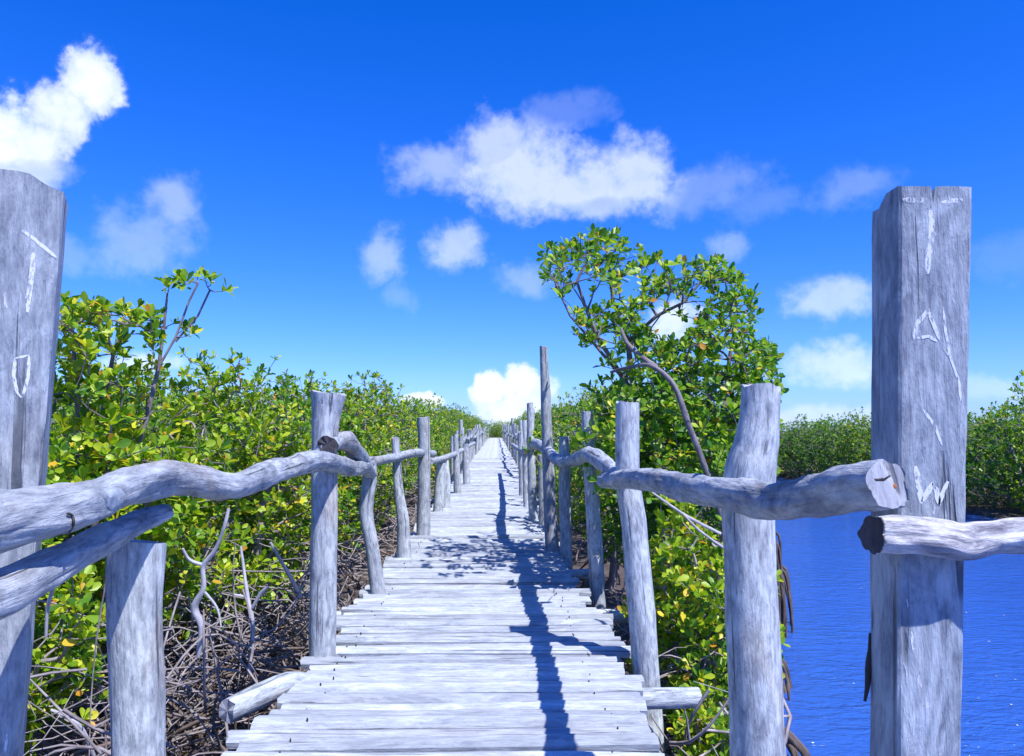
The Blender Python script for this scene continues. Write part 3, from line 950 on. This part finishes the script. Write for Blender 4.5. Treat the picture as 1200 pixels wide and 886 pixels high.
def skeleton(base_nodes, tips, jitter=.12, order_from=None):
    """base_nodes: (pos, parent) list; joins every tip to the nearest wood, adds a bend half way"""
    pos = [np.array(p, float) for p, _ in base_nodes]
    par = [q for _, q in base_nodes]
    nb = len(pos)
    cap = nb + 3 * len(tips)
    A = np.zeros((cap, 3)); A[:nb] = np.array(pos)
    D = np.zeros(cap)
    for i in range(nb):
        if par[i] >= 0:
            D[i] = D[par[i]] + np.linalg.norm(A[i] - A[par[i]])
    n = nb
    dd = np.min(np.linalg.norm(tips[:, None] - A[None, :nb], axis=2), axis=1) if len(tips) * nb < 4e6 else np.linalg.norm(tips - A[0], axis=1)
    order = np.argsort(dd + rng.uniform(0, .15, len(tips)))
    tipnode = np.zeros(len(tips), int)
    for t in order:
        p = tips[t]
        v = p - A[:n]
        dist = np.linalg.norm(v, axis=1)
        cost = dist + .18 * D[:n] + .5 * np.maximum(0, -v[:, 2])
        j = int(np.argmin(cost))
        L = dist[j]
        cur = j
        steps = 2 if L < .5 else 3
        for k in range(1, steps):
            f = k / steps
            q = A[j] * (1 - f) + p * f + rng.normal(0, jitter * L * .5, 3)
            q[2] -= .10 * L * math.sin(f * math.pi) * rng.uniform(-.3, 1)
            A[n] = q; par.append(cur); D[n] = D[cur] + np.linalg.norm(A[n] - A[cur]); cur = n; n += 1
            if n >= cap - 1: break
        if n >= cap: break
        A[n] = p; par.append(cur); D[n] = D[cur] + np.linalg.norm(p - A[cur]); tipnode[t] = n; n += 1
    par = np.array(par[:n])
    cnt = np.zeros(n)
    kids = np.zeros(n, int)
    for i in range(n - 1, -1, -1):
        if cnt[i] == 0: cnt[i] = 1
        if par[i] >= 0: cnt[par[i]] += cnt[i]
    return A[:n], par, cnt, nb, tipnode

def limbs_mesh(name, A, par, rad, sides, mat, skip=0):
    idx = [i for i in range(len(A)) if par[i] >= 0 and i >= skip]
    V, F, G = [], [], []
    o = 0
    ang = np.arange(sides) * 2 * math.pi / sides
    for i in idx:
        a, b = A[par[i]], A[i]
        d = b - a
        L = np.linalg.norm(d)
        if L < 1e-5: continue
        d = d / L
        x = np.cross(d, (0.13, 0.21, 1.0) if abs(d[2]) < .9 else (1.0, 0.1, 0)); x /= np.linalg.norm(x)
        y_ = np.cross(d, x)
        ring = np.cos(ang)[:, None] * x + np.sin(ang)[:, None] * y_
        r0, r1 = min(rad[par[i]], rad[i] * 1.6), rad[i]
        V.append(a - d * r0 * .3 + ring * r0); V.append(b + ring * r1)
        s = i * .37
        G.append(np.stack([np.cos(ang) * r0, np.sin(ang) * r0, np.full(sides, s)], 1)); G.append(np.stack([np.cos(ang) * r1, np.sin(ang) * r1, np.full(sides, s + L)], 1))
        k = np.arange(sides)
        F.append(np.stack([o + k, o + (k + 1) % sides, o + sides + (k + 1) % sides, o + sides + k], 1))
        o += 2 * sides
    return np_mesh(name, np.concatenate(V), np.concatenate(F), [mat], np.concatenate(G), smooth=True)

CAMP = np.array((0, 0, EYE))
def mangrove(name, base, trunks, tips, label, cat, leaf, n_parts=280, roots=8, root_r=.9, group=None, cheap=TCHEAP, rt=.0042, trunk_r=None, wood_mat='twig', root_mat='root', smin=.8, smax=1.25, sprout=None, seed=0):
    """trunks: list of polylines (first one starts at the base). returns the root Empty"""
    root = empty(name, base)
    bv = np.array(base, float)
    tag(root, label, cat, group)
    nodes = []
    for tr in trunks:
        prev = -1
        for k, p in enumerate(tr):
            p = np.array(p, float)
            if k == 0 and nodes:
                dd = [np.linalg.norm(np.array(q[0]) - p) for q in nodes]
                prev = int(np.argmin(dd))
            if prev >= 0:                         # finer steps along a limb
                a = np.array(nodes[prev][0], float)
                m = max(1, int(np.linalg.norm(p - a) / .22))
                for s in range(1, m):
                    nodes.append((a * (1 - s / m) + p * s / m + rng.normal(0, .012, 3), prev)); prev = len(nodes) - 1
            nodes.append((p, prev)); prev = len(nodes) - 1
    tips = np.array(tips, float)
    A, par, cnt, nb, tipn = skeleton(nodes, tips)
    rad = rt * cnt ** .46
    rad[:nb] = np.maximum(rad[:nb], rt * 2.2)
    if trunk_r:
        rad = np.minimum(rad, trunk_r)
    tm = limbs_mesh('trunk', A[:nb] - bv, par[:nb], rad[:nb], 8, wood_mat)
    o = bpy.data.objects.new('trunk', tm); o.parent = root; col.objects.link(o)
    bm_ = limbs_mesh('branches', A - bv, par, rad, 4, wood_mat, skip=nb)
    o = bpy.data.objects.new('branches', bm_); o.parent = root; col.objects.link(o); tag(o, kind='stuff')
    # leaf directions: along the twig, pulled upwards and to the light
    tw = A[tipn] - A[par[tipn]]
    tw /= np.linalg.norm(tw, axis=1)[:, None] + 1e-6
    dirs = tw * .8 + np.array((.12, -.12, .75)) + rng.normal(0, .25, tw.shape)
    dist = np.linalg.norm(tips - CAMP, axis=1)
    order = np.argsort(dist)
    near, far = order[:n_parts], order[n_parts:]
    for t in near:
        ob = bpy.data.objects.new('leaf_cluster', rosette_mesh(leaf, int(rng.integers(NV))))
        m = orient(dirs[t], rng.uniform(0, 6.28)) * rng.uniform(smin, smax)
        mm = Matrix([list(m[0]) + [0], list(m[1]) + [0], list(m[2]) + [0], [0, 0, 0, 1]])
        mm.translation = Vector(tips[t] - bv)
        ob.matrix_local = mm
        ob.parent = root
        col.objects.link(ob)
    if len(far):
        V, F = foliage_arrays(tips[far] - bv, dirs[far], cheap, smin, smax)
        ob = bpy.data.objects.new('foliage', np_mesh('foliage', V, F, [leaf])); ob.parent = root
        col.objects.link(ob); tag(ob, kind='stuff')
    for k in range(roots):                        # arching stilt roots
        a = k * 6.283 / roots + rng.uniform(-.3, .3)
        h = rng.uniform(.25, .95); rr = root_r * rng.uniform(.5, 1.15)
        p0 = Vector((0, 0, h)); 
        p1 = Vector((math.cos(a) * rr * .5, math.sin(a) * rr * .5, h * rng.uniform(.7, .95)))
        p2 = Vector((math.cos(a) * rr * .9, math.sin(a) * rr * .9, h * .35))
        p3 = Vector((math.cos(a + .1) * rr * 1.05, math.sin(a + .1) * rr * 1.05, -.25))
        mb = MB(); q = rng.uniform(.011, .022)
        mb.tube([p0, p1, p2, p3], [q * 1.2, q, q * .9, q * .8], 6, 4, .2, 6, seed=float(k), cap=(False, False))
        mb.build('prop_root', root_mat, root)
    return root

def blob_tips(n, c, r, shell=.45, lump=.55, zmin=None, seed=0):
    out_ = []
    c = np.array(c); r = np.array(r)
    while len(out_) < n:
        d = rng.normal(0, 1, 3); d /= np.linalg.norm(d)
        u = 1 - (1 - rng.uniform(0, 1) ** .6) * (1 - shell) if True else 1
        k = 1 + lump * mnoise.noise(Vector(d * 1.9) + Vector((seed * 3.1, seed, 0))) + .35 * lump * mnoise.noise(Vector(d * 5) + Vector((seed, 2, 0)))
        p = c + d * r * u * k
        if zmin is not None and p[2] < zmin: continue
        # gaps
        if mnoise.noise(Vector(p * 2.2) + Vector((seed, 0, 5))) < -.22: continue
        out_.append(p)
    return np.array(out_)

def inside_poly(x, y_, poly):
    c = False
    j = len(poly) - 1
    for i in range(len(poly)):
        xi, yi = poly[i]; xj, yj = poly[j]
        if (yi > y_) != (yj > y_) and x < (xj - xi) * (y_ - yi) / (yj - yi) + xi:
            c = not c
        j = i
    return c

# ---- the tall mangrove right of the walk
def P3(px, py, d): return tuple(at(px, py, d))
poly = [(632, 300), (650, 284), (690, 276), (712, 268), (742, 290), (770, 300), (800, 312), (838, 304), (868, 318), (884, 345), (886, 392), (906, 412), (914, 445), (908, 480), (904, 560), (720, 575), (706, 500), (690, 462), (712, 440), (668, 392), (652, 345), (634, 322)]
holes = [(690, 345, 26, 22), (786, 372, 30, 26), (652, 375, 20, 26), (740, 335, 12, 14), (820, 350, 14, 16), (715, 425, 26, 34), (850, 420, 12, 12), (668, 320, 10, 10), (760, 325, 10, 12)]
tips = []
while len(tips) < 1550:
    px, py = rng.uniform(625, 918), rng.uniform(266, 576)
    if not inside_poly(px, py, poly): continue
    keep = .6 if py < 400 else 1.0
    hz = any(((px - a) / rx) ** 2 + ((py - b) / ry) ** 2 < 1 for a, b, rx, ry in holes)
    if hz and rng.uniform() < .9: continue
    if rng.uniform() > keep: continue
    dd = 7.1 + rng.normal(0, .5)
    tips.append(P3(px, py, dd))
n_ = 0
while n_ < 230:                                   # leafy skirt hanging down to the railing
    px, py = rng.uniform(680, 850), rng.uniform(455, 590)
    if (px - 765) ** 2 / 85 ** 2 + (py - 530) ** 2 / 70 ** 2 > 1: continue
    tips.append(P3(px, py, rng.uniform(5.9, 6.8))); n_ += 1
base = (1.75, 7.0, -.95)
trunks = [
    [base, (1.70, 7.02, -.3), P3(800, 560, 7.1), P3(752, 480, 7.15), P3(728, 440, 7.1), P3(702, 410, 7.0), P3(668, 370, 6.9), P3(652, 335, 6.8)],
    [P3(752, 480, 7.15), P3(740, 440, 7.3), P3(736, 400, 7.4), P3(718, 350, 7.4), P3(712, 300, 7.4)],
    [P3(800, 560, 7.1), P3(838, 520, 7.4), P3(852, 450, 7.5), P3(860, 390, 7.5), P3(850, 330, 7.5)],
    [P3(736, 400, 7.4), P3(770, 370, 7.3), P3(800, 355, 7.2), P3(826, 325, 7.2)],
    [P3(728, 440, 7.1), P3(700, 395, 6.7), P3(676, 330, 6.6), P3(690, 300, 6.6)],
]
t_big = mangrove('mangrove_tree', base, trunks, tips, 'tallest mangrove on the right, open rounded crown against the sky behind the pale post', 'tree', 'leaf', 295, 10, 1.0, rt=.0036, smin=.95, smax=1.55, wood_mat='limb')
mb = MB()                                        # the bare diagonal limb in front of the crown
mb.tube([Vector(P3(850, 625, 5.97)), Vector(P3(839, 585, 5.92)), Vector(P3(823, 540, 5.87)), Vector(P3(806, 496, 5.82)), Vector(P3(790, 452, 5.82)), Vector(P3(764, 429, 5.92)), Vector(P3(740, 430, 6.12)), Vector(P3(716, 436, 6.42))],
        [.026, .025, .024, .023, .021, .018, .015, .011], 10, 6, .15, 5, seed=4)
mb.tube([Vector(P3(770, 432, 5.92)), Vector(P3(752, 418, 6.02)), Vector(P3(735, 402, 6.12)), Vector(P3(728, 385, 6.22))], [.026, .022, .018, .012], 8, 5, .15, 5, seed=5)
mb.tube([Vector(P3(850, 625, 5.97)), Vector(P3(848, 700, 6.02)), Vector((1.86, 6.45, -1.0))], [.042, .045, .05], 8, 5, .15, 5, seed=6)
child_of(mb.build('limb', 'limb', None), t_big)

# ---- low bushes on the right
def bush(name, x, y_, rx, ry, ztop, zlow, n, label, leaf, n_parts, seed, cat='bush', roots=8, extra=None, extra_trunk=None, shell=.45, lump=.55, group=None, rt=.0038, gz=-.95, sway=None, smin=.8, smax=1.35, wood_mat='twig'):
    base = (x, y_, gz)
    c = ((x, y_, (ztop + zlow) / 2)); r = (rx, ry, (ztop - zlow) / 2)
    tips = blob_tips(n, c, r, shell, lump, zlow - .05, seed)
    if extra is not None:
        tips = np.concatenate([tips, np.array(extra)])
    rs = random.Random(seed)
    trunks = []
    for k in range(4):
        a = k * 1.57 + rs.uniform(-.5, .5)
        q = [(x + rs.uniform(-.1, .1), y_ + rs.uniform(-.1, .1), gz)] if k else [base]
        zc = zlow + .1
        q += [(x + math.cos(a) * rx * .18, y_ + math.sin(a) * ry * .18, gz * .5 + zc * .5), (x + math.cos(a) * rx * .35, y_ + math.sin(a) * ry * .35, zc * .6 + ztop * .4), (x + math.cos(a + .3) * rx * .55, y_ + math.sin(a + .3) * ry * .55, zc * .25 + ztop * .75)]
        trunks.append(q)
    if extra_trunk:
        trunks += extra_trunk
    return mangrove(name, base, trunks, tips, label, cat, leaf, n_parts, roots, min(rx, 1.0), group, rt=rt, smin=smin, smax=smax, seed=seed, wood_mat=wood_mat)

bush('mangrove_bush', 1.36, 5.45, .38, .95, .80, -.75, 900, 'low yellow-green bush filling the gap between the thick pale post and the bleached post', 'leaf_yellow', 295, 21, roots=3, shell=.35)
bush('mangrove_bush', 1.22, 4.35, .22, .40, -.15, -.88, 170, 'small bright bush at the foot of the thick pale post, beside the last planks', 'leaf_yellow', 170, 22, roots=0)
bush('mangrove_bush', 1.85, 8.3, .6, 1.0, 1.25, -.6, 1000, 'dark leafy bush under the tallest mangrove at the edge of the channel', 'leaf_green', 150, 23, roots=8)
bush('mangrove_bush', 1.45, 10.3, .75, 1.3, 1.75, -.4, 1200, 'rounded green bush behind the thin middle pole of the right railing', 'leaf', 250, 24, roots=6)
bush('mangrove_bush', 1.9, 13.4, 1.1, 1.5, 2.15, -.4, 1400, 'full green bush just right of the tallest thin pole', 'leaf', 250, 25, roots=6)
# ---- left side
SPR = [(193, 332), (212, 328), (232, 324), (248, 331), (262, 341), (188, 372), (204, 379), (222, 392), (180, 408), (216, 386), (198, 338), (218, 333), (240, 327)]
ds = 4.9
spr_tips = [P3(a, b, ds + rng.normal(0, .06)) for a, b in SPR]
for (cx, cy, rx, ry, nn) in ((82, 376, 24, 18, 34), (125, 370, 30, 12, 30), (165, 378, 18, 12, 14), (95, 410, 34, 20, 34), (180, 400, 12, 14, 8), (100, 450, 40, 24, 40)):
    for k in range(nn):
        spr_tips.append(P3(cx + rng.normal(0, rx * .6), cy + rng.normal(0, ry * .6), ds + rng.normal(0, .25)))
spr_tr = [[P3(150, 560, ds), P3(172, 490, ds), P3(186, 430, ds), P3(192, 385, ds), P3(196, 345, ds)],
          [P3(186, 430, ds), P3(206, 395, ds), P3(222, 352, ds), P3(232, 332, ds)],
          [P3(206, 400, ds), P3(232, 370, ds), P3(246, 340, ds)],
          [P3(110, 560, ds), P3(122, 470, ds), P3(134, 410, ds), P3(146, 380, ds)],
          [P3(95, 560, ds), P3(90, 460, ds), P3(85, 390, ds)]]
bush('mangrove_tree', -2.45, 4.9, .75, .75, 1.58, -.12, 1150, 'sparse mangrove beside the leaning timber, thin bare stems carrying leaf tufts', 'leaf_yellow', 295, 31, 'tree', 9, spr_tips, spr_tr, shell=.3, smin=.9, smax=1.45, rt=.0030, wood_mat='limb')
bush('mangrove_bush', -2.45, 3.75, .55, .5, .75, -.35, 480, 'low bush with bare lower stems behind the short thick stump', 'leaf_yellow', 260, 32, roots=9)
bush('mangrove_bush', -2.35, 6.75, .95, 1.0, 1.74, -.30, 1800, 'dense yellow-flecked bush left of the stout post widening to its top', 'leaf_yellow', 295, 33, roots=10)
bush('mangrove_bush', -3.9, 6.4, 1.2, 1.2, 1.70, -.1, 1500, 'broad bush behind the sparse mangrove with the bare stems', 'leaf', 200, 34, roots=6)
bush('mangrove_bush', -2.3, 8.8, .95, 1.1, 1.84, -.15, 1700, 'leafy bush behind the S-shaped stick of the left railing', 'leaf', 280, 35, roots=10)
bush('mangrove_bush', -2.3, 11.3, .95, 1.3, 2.0, -.3, 1500, 'green bush behind the blunt flat-topped post of the left railing', 'leaf_yellow', 220, 36, roots=8)
bush('mangrove_bush', -4.3, 9.3, 1.3, 1.4, 1.84, .0, 1500, 'taller round bush in the second row, left of the stout post', 'leaf_green', 150, 37, roots=5)
bush('mangrove_bush', -2.4, 14.2, 1.1, 1.5, 2.1, -.3, 1400, 'bush behind the two pale stubby posts of the left railing', 'leaf', 120, 38, roots=6)

# ---- repeats: one of each kind, then copies
def copy_tree(src, loc, rz, sc, label=None, group=None):
    r = src.copy(); col.objects.link(r)
    r.location = loc; r.rotation_euler = (0, 0, rz); r.scale = sc
    if label: r['label'] = label
    if group: r['group'] = group
    for ch in KIDS[src.name]:
        c = ch.copy(); c.parent = r; col.objects.link(c)
    return r
KIDS = {}
PROTO = []
for i, (lf, seed) in enumerate((('leaf', 51), ('leaf_yellow', 52), ('leaf_green', 53))):
    b = bush('mangrove_bush', 0, 0, 1.35, 1.35, 2.05, -.5, 1500, '', lf, 0, seed, roots=0, shell=.4, lump=.6, smin=1.0, smax=1.5, rt=.0034)
    KIDS[b.name] = list(b.children)
    PROTO.append(b)
used = set()
def place(kind, x, y_, s, label, group, sz=None, dz=0.0):
    src = PROTO[kind]
    loc = (x, y_, -.93 + dz)
    rz = random.uniform(0, 6.28)
    sc = (s, s, (sz or s) * random.uniform(.9, 1.08))
    if kind not in used:
        used.add(kind)
        src.location = loc; src.rotation_euler = (0, 0, rz); src.scale = sc
        tag(src, label, 'bush', group)
        return src
    o = copy_tree(src, loc, rz, sc, label, group)
    return o
GL, LL = 'mangroves receding along the left of the boardwalk', 'green mangrove in the thicket receding along the left of the boardwalk'
for row, (x, y0, st) in enumerate(((-2.6, 16.8, 2.3), (-5.0, 12.5, 2.5), (-7.4, 8.5, 2.7), (-6.0, 5.2, 99), (-10.2, 9, 3.0), (-13.5, 12, 3.4), (-18, 16, 4))):
    y_ = y0
    while y_ < (106 if row == 0 else 90 if row == 1 else 52):
        s = random.uniform(.92, 1.1)
        place(random.choice((0, 0, 1, 1, 2)), x + random.uniform(-.35, .2 if row == 0 else .4), y_, s, LL, GL)
        y_ += st * random.uniform(.85, 1.15)
GR, LR = 'mangroves receding along the right of the boardwalk', 'green mangrove in the strip receding along the right of the boardwalk'
for row, (x, y0, st) in enumerate(((2.25, 16.2, 2.2), (4.4, 18.5, 2.6), (6.6, 25, 2.8), (9.0, 32, 3.0))):
    y_ = y0
    while y_ < (106 if row == 0 else 90 if row == 1 else 60):
        xx = x + random.uniform(-.15 if row == 0 else -.4, .4)
        if xx + 1.1 < bank_left(y_) or y_ > 38:
            place(random.choice((0, 1, 2, 2)), xx, y_, random.uniform(.85, 1.05), LR, GR)
        y_ += st * random.uniform(.85, 1.15)
GF, LF = 'mangroves on the far bank of the channel', 'dark-footed green mangrove on the far bank across the blue channel'
for (x, y_) in [(14.1, 12.5), (14.2, 14.6), (14.0, 16.8), (14.0, 19), (14.3, 21.2), (14.2, 23.4), (14.3, 25.6), (14.1, 27.8), (14.2, 30), (14.3, 32.4), (14.2, 34.6), (13.8, 36.8), (12.6, 38.4), (10.9, 39.2), (9.2, 40.2),
                (16.4, 15.8), (16.5, 18.4), (16.4, 21), (16.8, 24), (16.6, 27), (16.6, 30), (16.8, 33), (16.4, 37), (15, 40), (13, 41.5), (11.2, 42.5), (19.5, 20), (19.5, 25), (19.7, 30), (19.8, 36), (18, 42), (14, 45), (22.5, 26), (23, 33), (22, 41), (26, 36), (25, 46)]:
    s = random.uniform(1.0, 1.2)
    place(random.choice((2, 2, 2, 0)), x - .45, y_, s * 1.05, LF, GF, sz=(1.08 - .010 * max(0, y_ - 17) - .045 * max(0, 18 - y_)) * random.uniform(.93, 1.08), dz=-.34)
GE, LE = 'mangroves closing the far end of the boardwalk', 'pale distant mangrove closing the far end of the boardwalk'
for (x, y_) in [(-.6, 70), (1.6, 71), (.4, 74), (-3, 74), (4, 75), (-6, 77), (8, 76), (-10, 74), (13, 72), (-14, 66), (18, 66), (22, 60), (-19, 62)]:
    place(random.choice((0, 1)), x, y_ + 38, random.uniform(1.0, 1.2), LE, GE)

# ---- bare twigs, fallen branches and roots under the canopy
def tangle(n, box, mat, seed, rmin, rmax, lmin, lmax, flat=.6):
    rs = random.Random(seed)
    V, F, G = [], [], []
    mb = MB()
    for k in range(n):
        x, y_, z = rs.uniform(*box[0]), rs.uniform(*box[1]), box[2][0] + (box[2][1] - box[2][0]) * rs.random() ** 1.4
        L = rs.uniform(lmin, lmax)
        d = Vector((rs.gauss(0, 1), rs.gauss(0, 1), rs.gauss(0, flat))).normalized()
        s = d.cross(Vector((rs.gauss(0, 1), rs.gauss(0, 1), rs.gauss(0, 1)))).normalized() * L * rs.uniform(.05, .3)
        p = Vector((x, y_, z))
        r = rs.uniform(rmin, rmax)
        pts = [p - d * L * .5, p - d * L * .15 + s, p + d * L * .2 + s * .8, p + d * L * .5 - s * .2]
        if max(q.x for q in pts) > box[0][1] + .1: continue
        mb.tube(pts, [r, r * .9, r * .75, r * .4], 4, 2, 0, 1, seed=k, cap=(False, False))
        if rs.random() < .6:
            e = (d + Vector((rs.gauss(0, .6), rs.gauss(0, .6), rs.gauss(0, .5)))).normalized()
            mb.tube([pts[1], pts[1] + e * L * .25 + Vector((0, 0, .02)), pts[1] + e * L * .45], [r * .7, r * .55, r * .3], 3, 1, 0, 1, cap=(False, False))
    return mb
tg = tangle(1700, ((-3.6, -1.28), (2.6, 8.2), (-.92, .30)), 'twig', 3, .003, .009, .25, .8).build('twigs', 'twig')
tag(tg, 'tangle of bare grey twigs and sticks under the left-hand mangroves', 'twigs', kind='stuff')
tg = tangle(420, ((-3.4, -1.3), (2.8, 7.5), (-.92, -.25)), 'root', 5, .006, .014, .4, 1.1).build('roots', 'root')
tag(tg, 'thin brown roots lying over the mud under the left-hand mangroves', 'roots', kind='stuff')
tg = tangle(240, ((.95, 1.40), (3.6, 6.8), (-.92, -.1)), 'twig', 6, .004, .011, .25, .7).build('twigs', 'twig')
tag(tg, 'bare twigs under the bushes on the right of the boardwalk', 'twigs', kind='stuff')
tg = tangle(300, ((-2.6, -1.28), (7.5, 20), (-.9, .2)), 'twig', 8, .006, .014, .4, 1.0).build('twigs', 'twig')
tag(tg, 'bare grey-brown twigs along the left edge of the boardwalk farther on', 'twigs', kind='stuff')
# fallen leaves on the mud
lt, ld = [], []
for k in range(260):
    x, y_ = (rng.uniform(-4, -1.3), rng.uniform(3, 9)) if k < 200 else (rng.uniform(1.0, 1.9), rng.uniform(3.5, 7))
    lt.append((x, y_, ground_h(x, y_) + .01)); ld.append((rng.normal(0, .4), rng.normal(0, .4), 1))
TL1 = [leaf_template(1, 400 + i, True, .06) for i in range(6)]
V, F = foliage_arrays(np.array(lt), np.array(ld), TL1)
fl = bpy.data.objects.new('leaf_litter', np_mesh('leaf_litter', V, F, ['leaf_dry'])); col.objects.link(fl)
tag(fl, 'dry brown leaves scattered on the mud', 'leaves', kind='stuff')

def dead(paths, label):
    mb = MB()
    for (spec) in paths:
        mb.tube([at(a, b, dd) for a, b, dd, rr in spec], [s[3] * .72 for s in spec], 8, 5, .3, 9, seed=spec[0][0] * .1)
    o = mb.build('dead_branch', 'dead', None, origin=None)
    return tag(o, label, 'branch')
dead([[(232, 770, 4.0, .016), (236, 735, 3.98, .022), (228, 712, 3.98, .026), (238, 690, 3.96, .018), (238, 664, 3.95, .017), (252, 645, 3.93, .014), (262, 620, 3.9, .012), (268, 596, 3.9, .010)],
      [(238, 662, 3.95, .014), (222, 656, 3.93, .011), (214, 643, 3.9, .009)], [(240, 694, 3.96, .010), (254, 712, 3.94, .008), (259, 735, 3.92, .006)]],
     'forked bleached dead branch standing in the twigs right of the stump')
dead([[(292, 790, 4.6, .018), (296, 735, 4.6, .018), (290, 700, 4.6, .016), (286, 668, 4.6, .013), (282, 640, 4.6, .010)], [(296, 712, 4.6, .014), (306, 695, 4.58, .016), (314, 688, 4.56, .010)], [(290, 700, 4.6, .012), (274, 697, 4.58, .009)]],
     'upright grey dead stem with short broken side stubs left of the stout post')
dead([[(352, 700, 5.2, .020), (340, 676, 5.1, .018), (326, 652, 5.0, .016), (317, 636, 4.95, .011)]], 'straight white dead stick leaning against the thicket by the stout post')
dead([[(54, 745, 3.1, .008), (56, 712, 3.08, .010), (62, 690, 3.05, .010), (66, 668, 3.0, .009), (70, 640, 3.0, .007)]], 'thin pale dead stem beside the leaning timber')
dead([[(110, 886, 3.6, .012), (98, 858, 3.55, .013), (82, 842, 3.5, .012), (60, 832, 3.5, .009)]], 'curved tan dead stick lying low beside the stump')
dead([[(764, 577, 4.9, .010), (785, 592, 4.85, .012), (808, 607, 4.8, .013), (845, 626, 4.7, .013)], [(800, 602, 4.8, .009), (820, 622, 4.75, .011), (848, 642, 4.7, .011)]],
     'thin pale dead branch hanging under the right-hand rail')

# roots along the channel edge and a fallen root at the water line
def bank_roots(px0, px1, py0, py1, dd, n, lean, label, seed, r=.026):
    rs = random.Random(seed)
    root = tag(empty('mangrove_roots', at((px0 + px1) / 2, py1, dd)), label, 'roots')
    for k in range(n):
        a = rs.uniform(px0, px1); t = rs.uniform(py0, py0 + (py1 - py0) * .45); b = a + lean * rs.uniform(.3, 1.2); d_ = dd + rs.uniform(-.35, .35)
        q = r * rs.uniform(.7, 1.3)
        mb = MB()
        mb.tube([at(a - lean * .9, t - 6, d_ + .1), at(a, t, d_), at(a + (b - a) * .6, t + (py1 - t) * .35, d_), at(b, t + (py1 - t) * .7, d_ - .05), at(b + rs.uniform(-2, 3), py1 + 18, d_ - .05)],
                [q, q * 1.1, q, q * .9, q * .8], 7, 4, .3, 8, seed=k + seed, cap=(True, False))
        child_of(mb.build('prop_root', 'wet_root', None), root)
bank_roots(900, 921, 622, 738, 9.0, 20, 13, 'dark prop roots at the channel edge just right of the thick pale post', 5, .017)
bank_roots(908, 922, 772, 824, 6.9, 7, 7, 'small cluster of brown roots at the water edge, lower beside the thick pale post', 6, .018)
bank_roots(900, 922, 846, 900, 5.5, 9, 26, 'arching grey roots dipping into the water at the bottom beside the thick pale post', 7, .018)
# specks afloat
TL2 = leaf_template(1, 77, True, .06)
for k, (px, py) in enumerate([(999, 801), (1133, 718), (1178, 721), (1168, 792), (1188, 796), (1184, 826), (1160, 752), (1194, 850), (972, 700)]):
    p = on_plane(px, py, Vector((0, 0, WATER + .006)), Vector((0, 0, 1)))
    if k == 0:
        me = np_mesh('floating_leaf', TL2[0] * np.array((1, 1, .05)), TL2[1], ['litter'])
    o = bpy.data.objects.new('floating_leaf', me); o.location = p; o.rotation_euler.z = k * 1.3; col.objects.link(o)
    tag(o, 'tiny pale leaf afloat on the blue channel', 'leaf', 'pale leaves afloat on the channel')
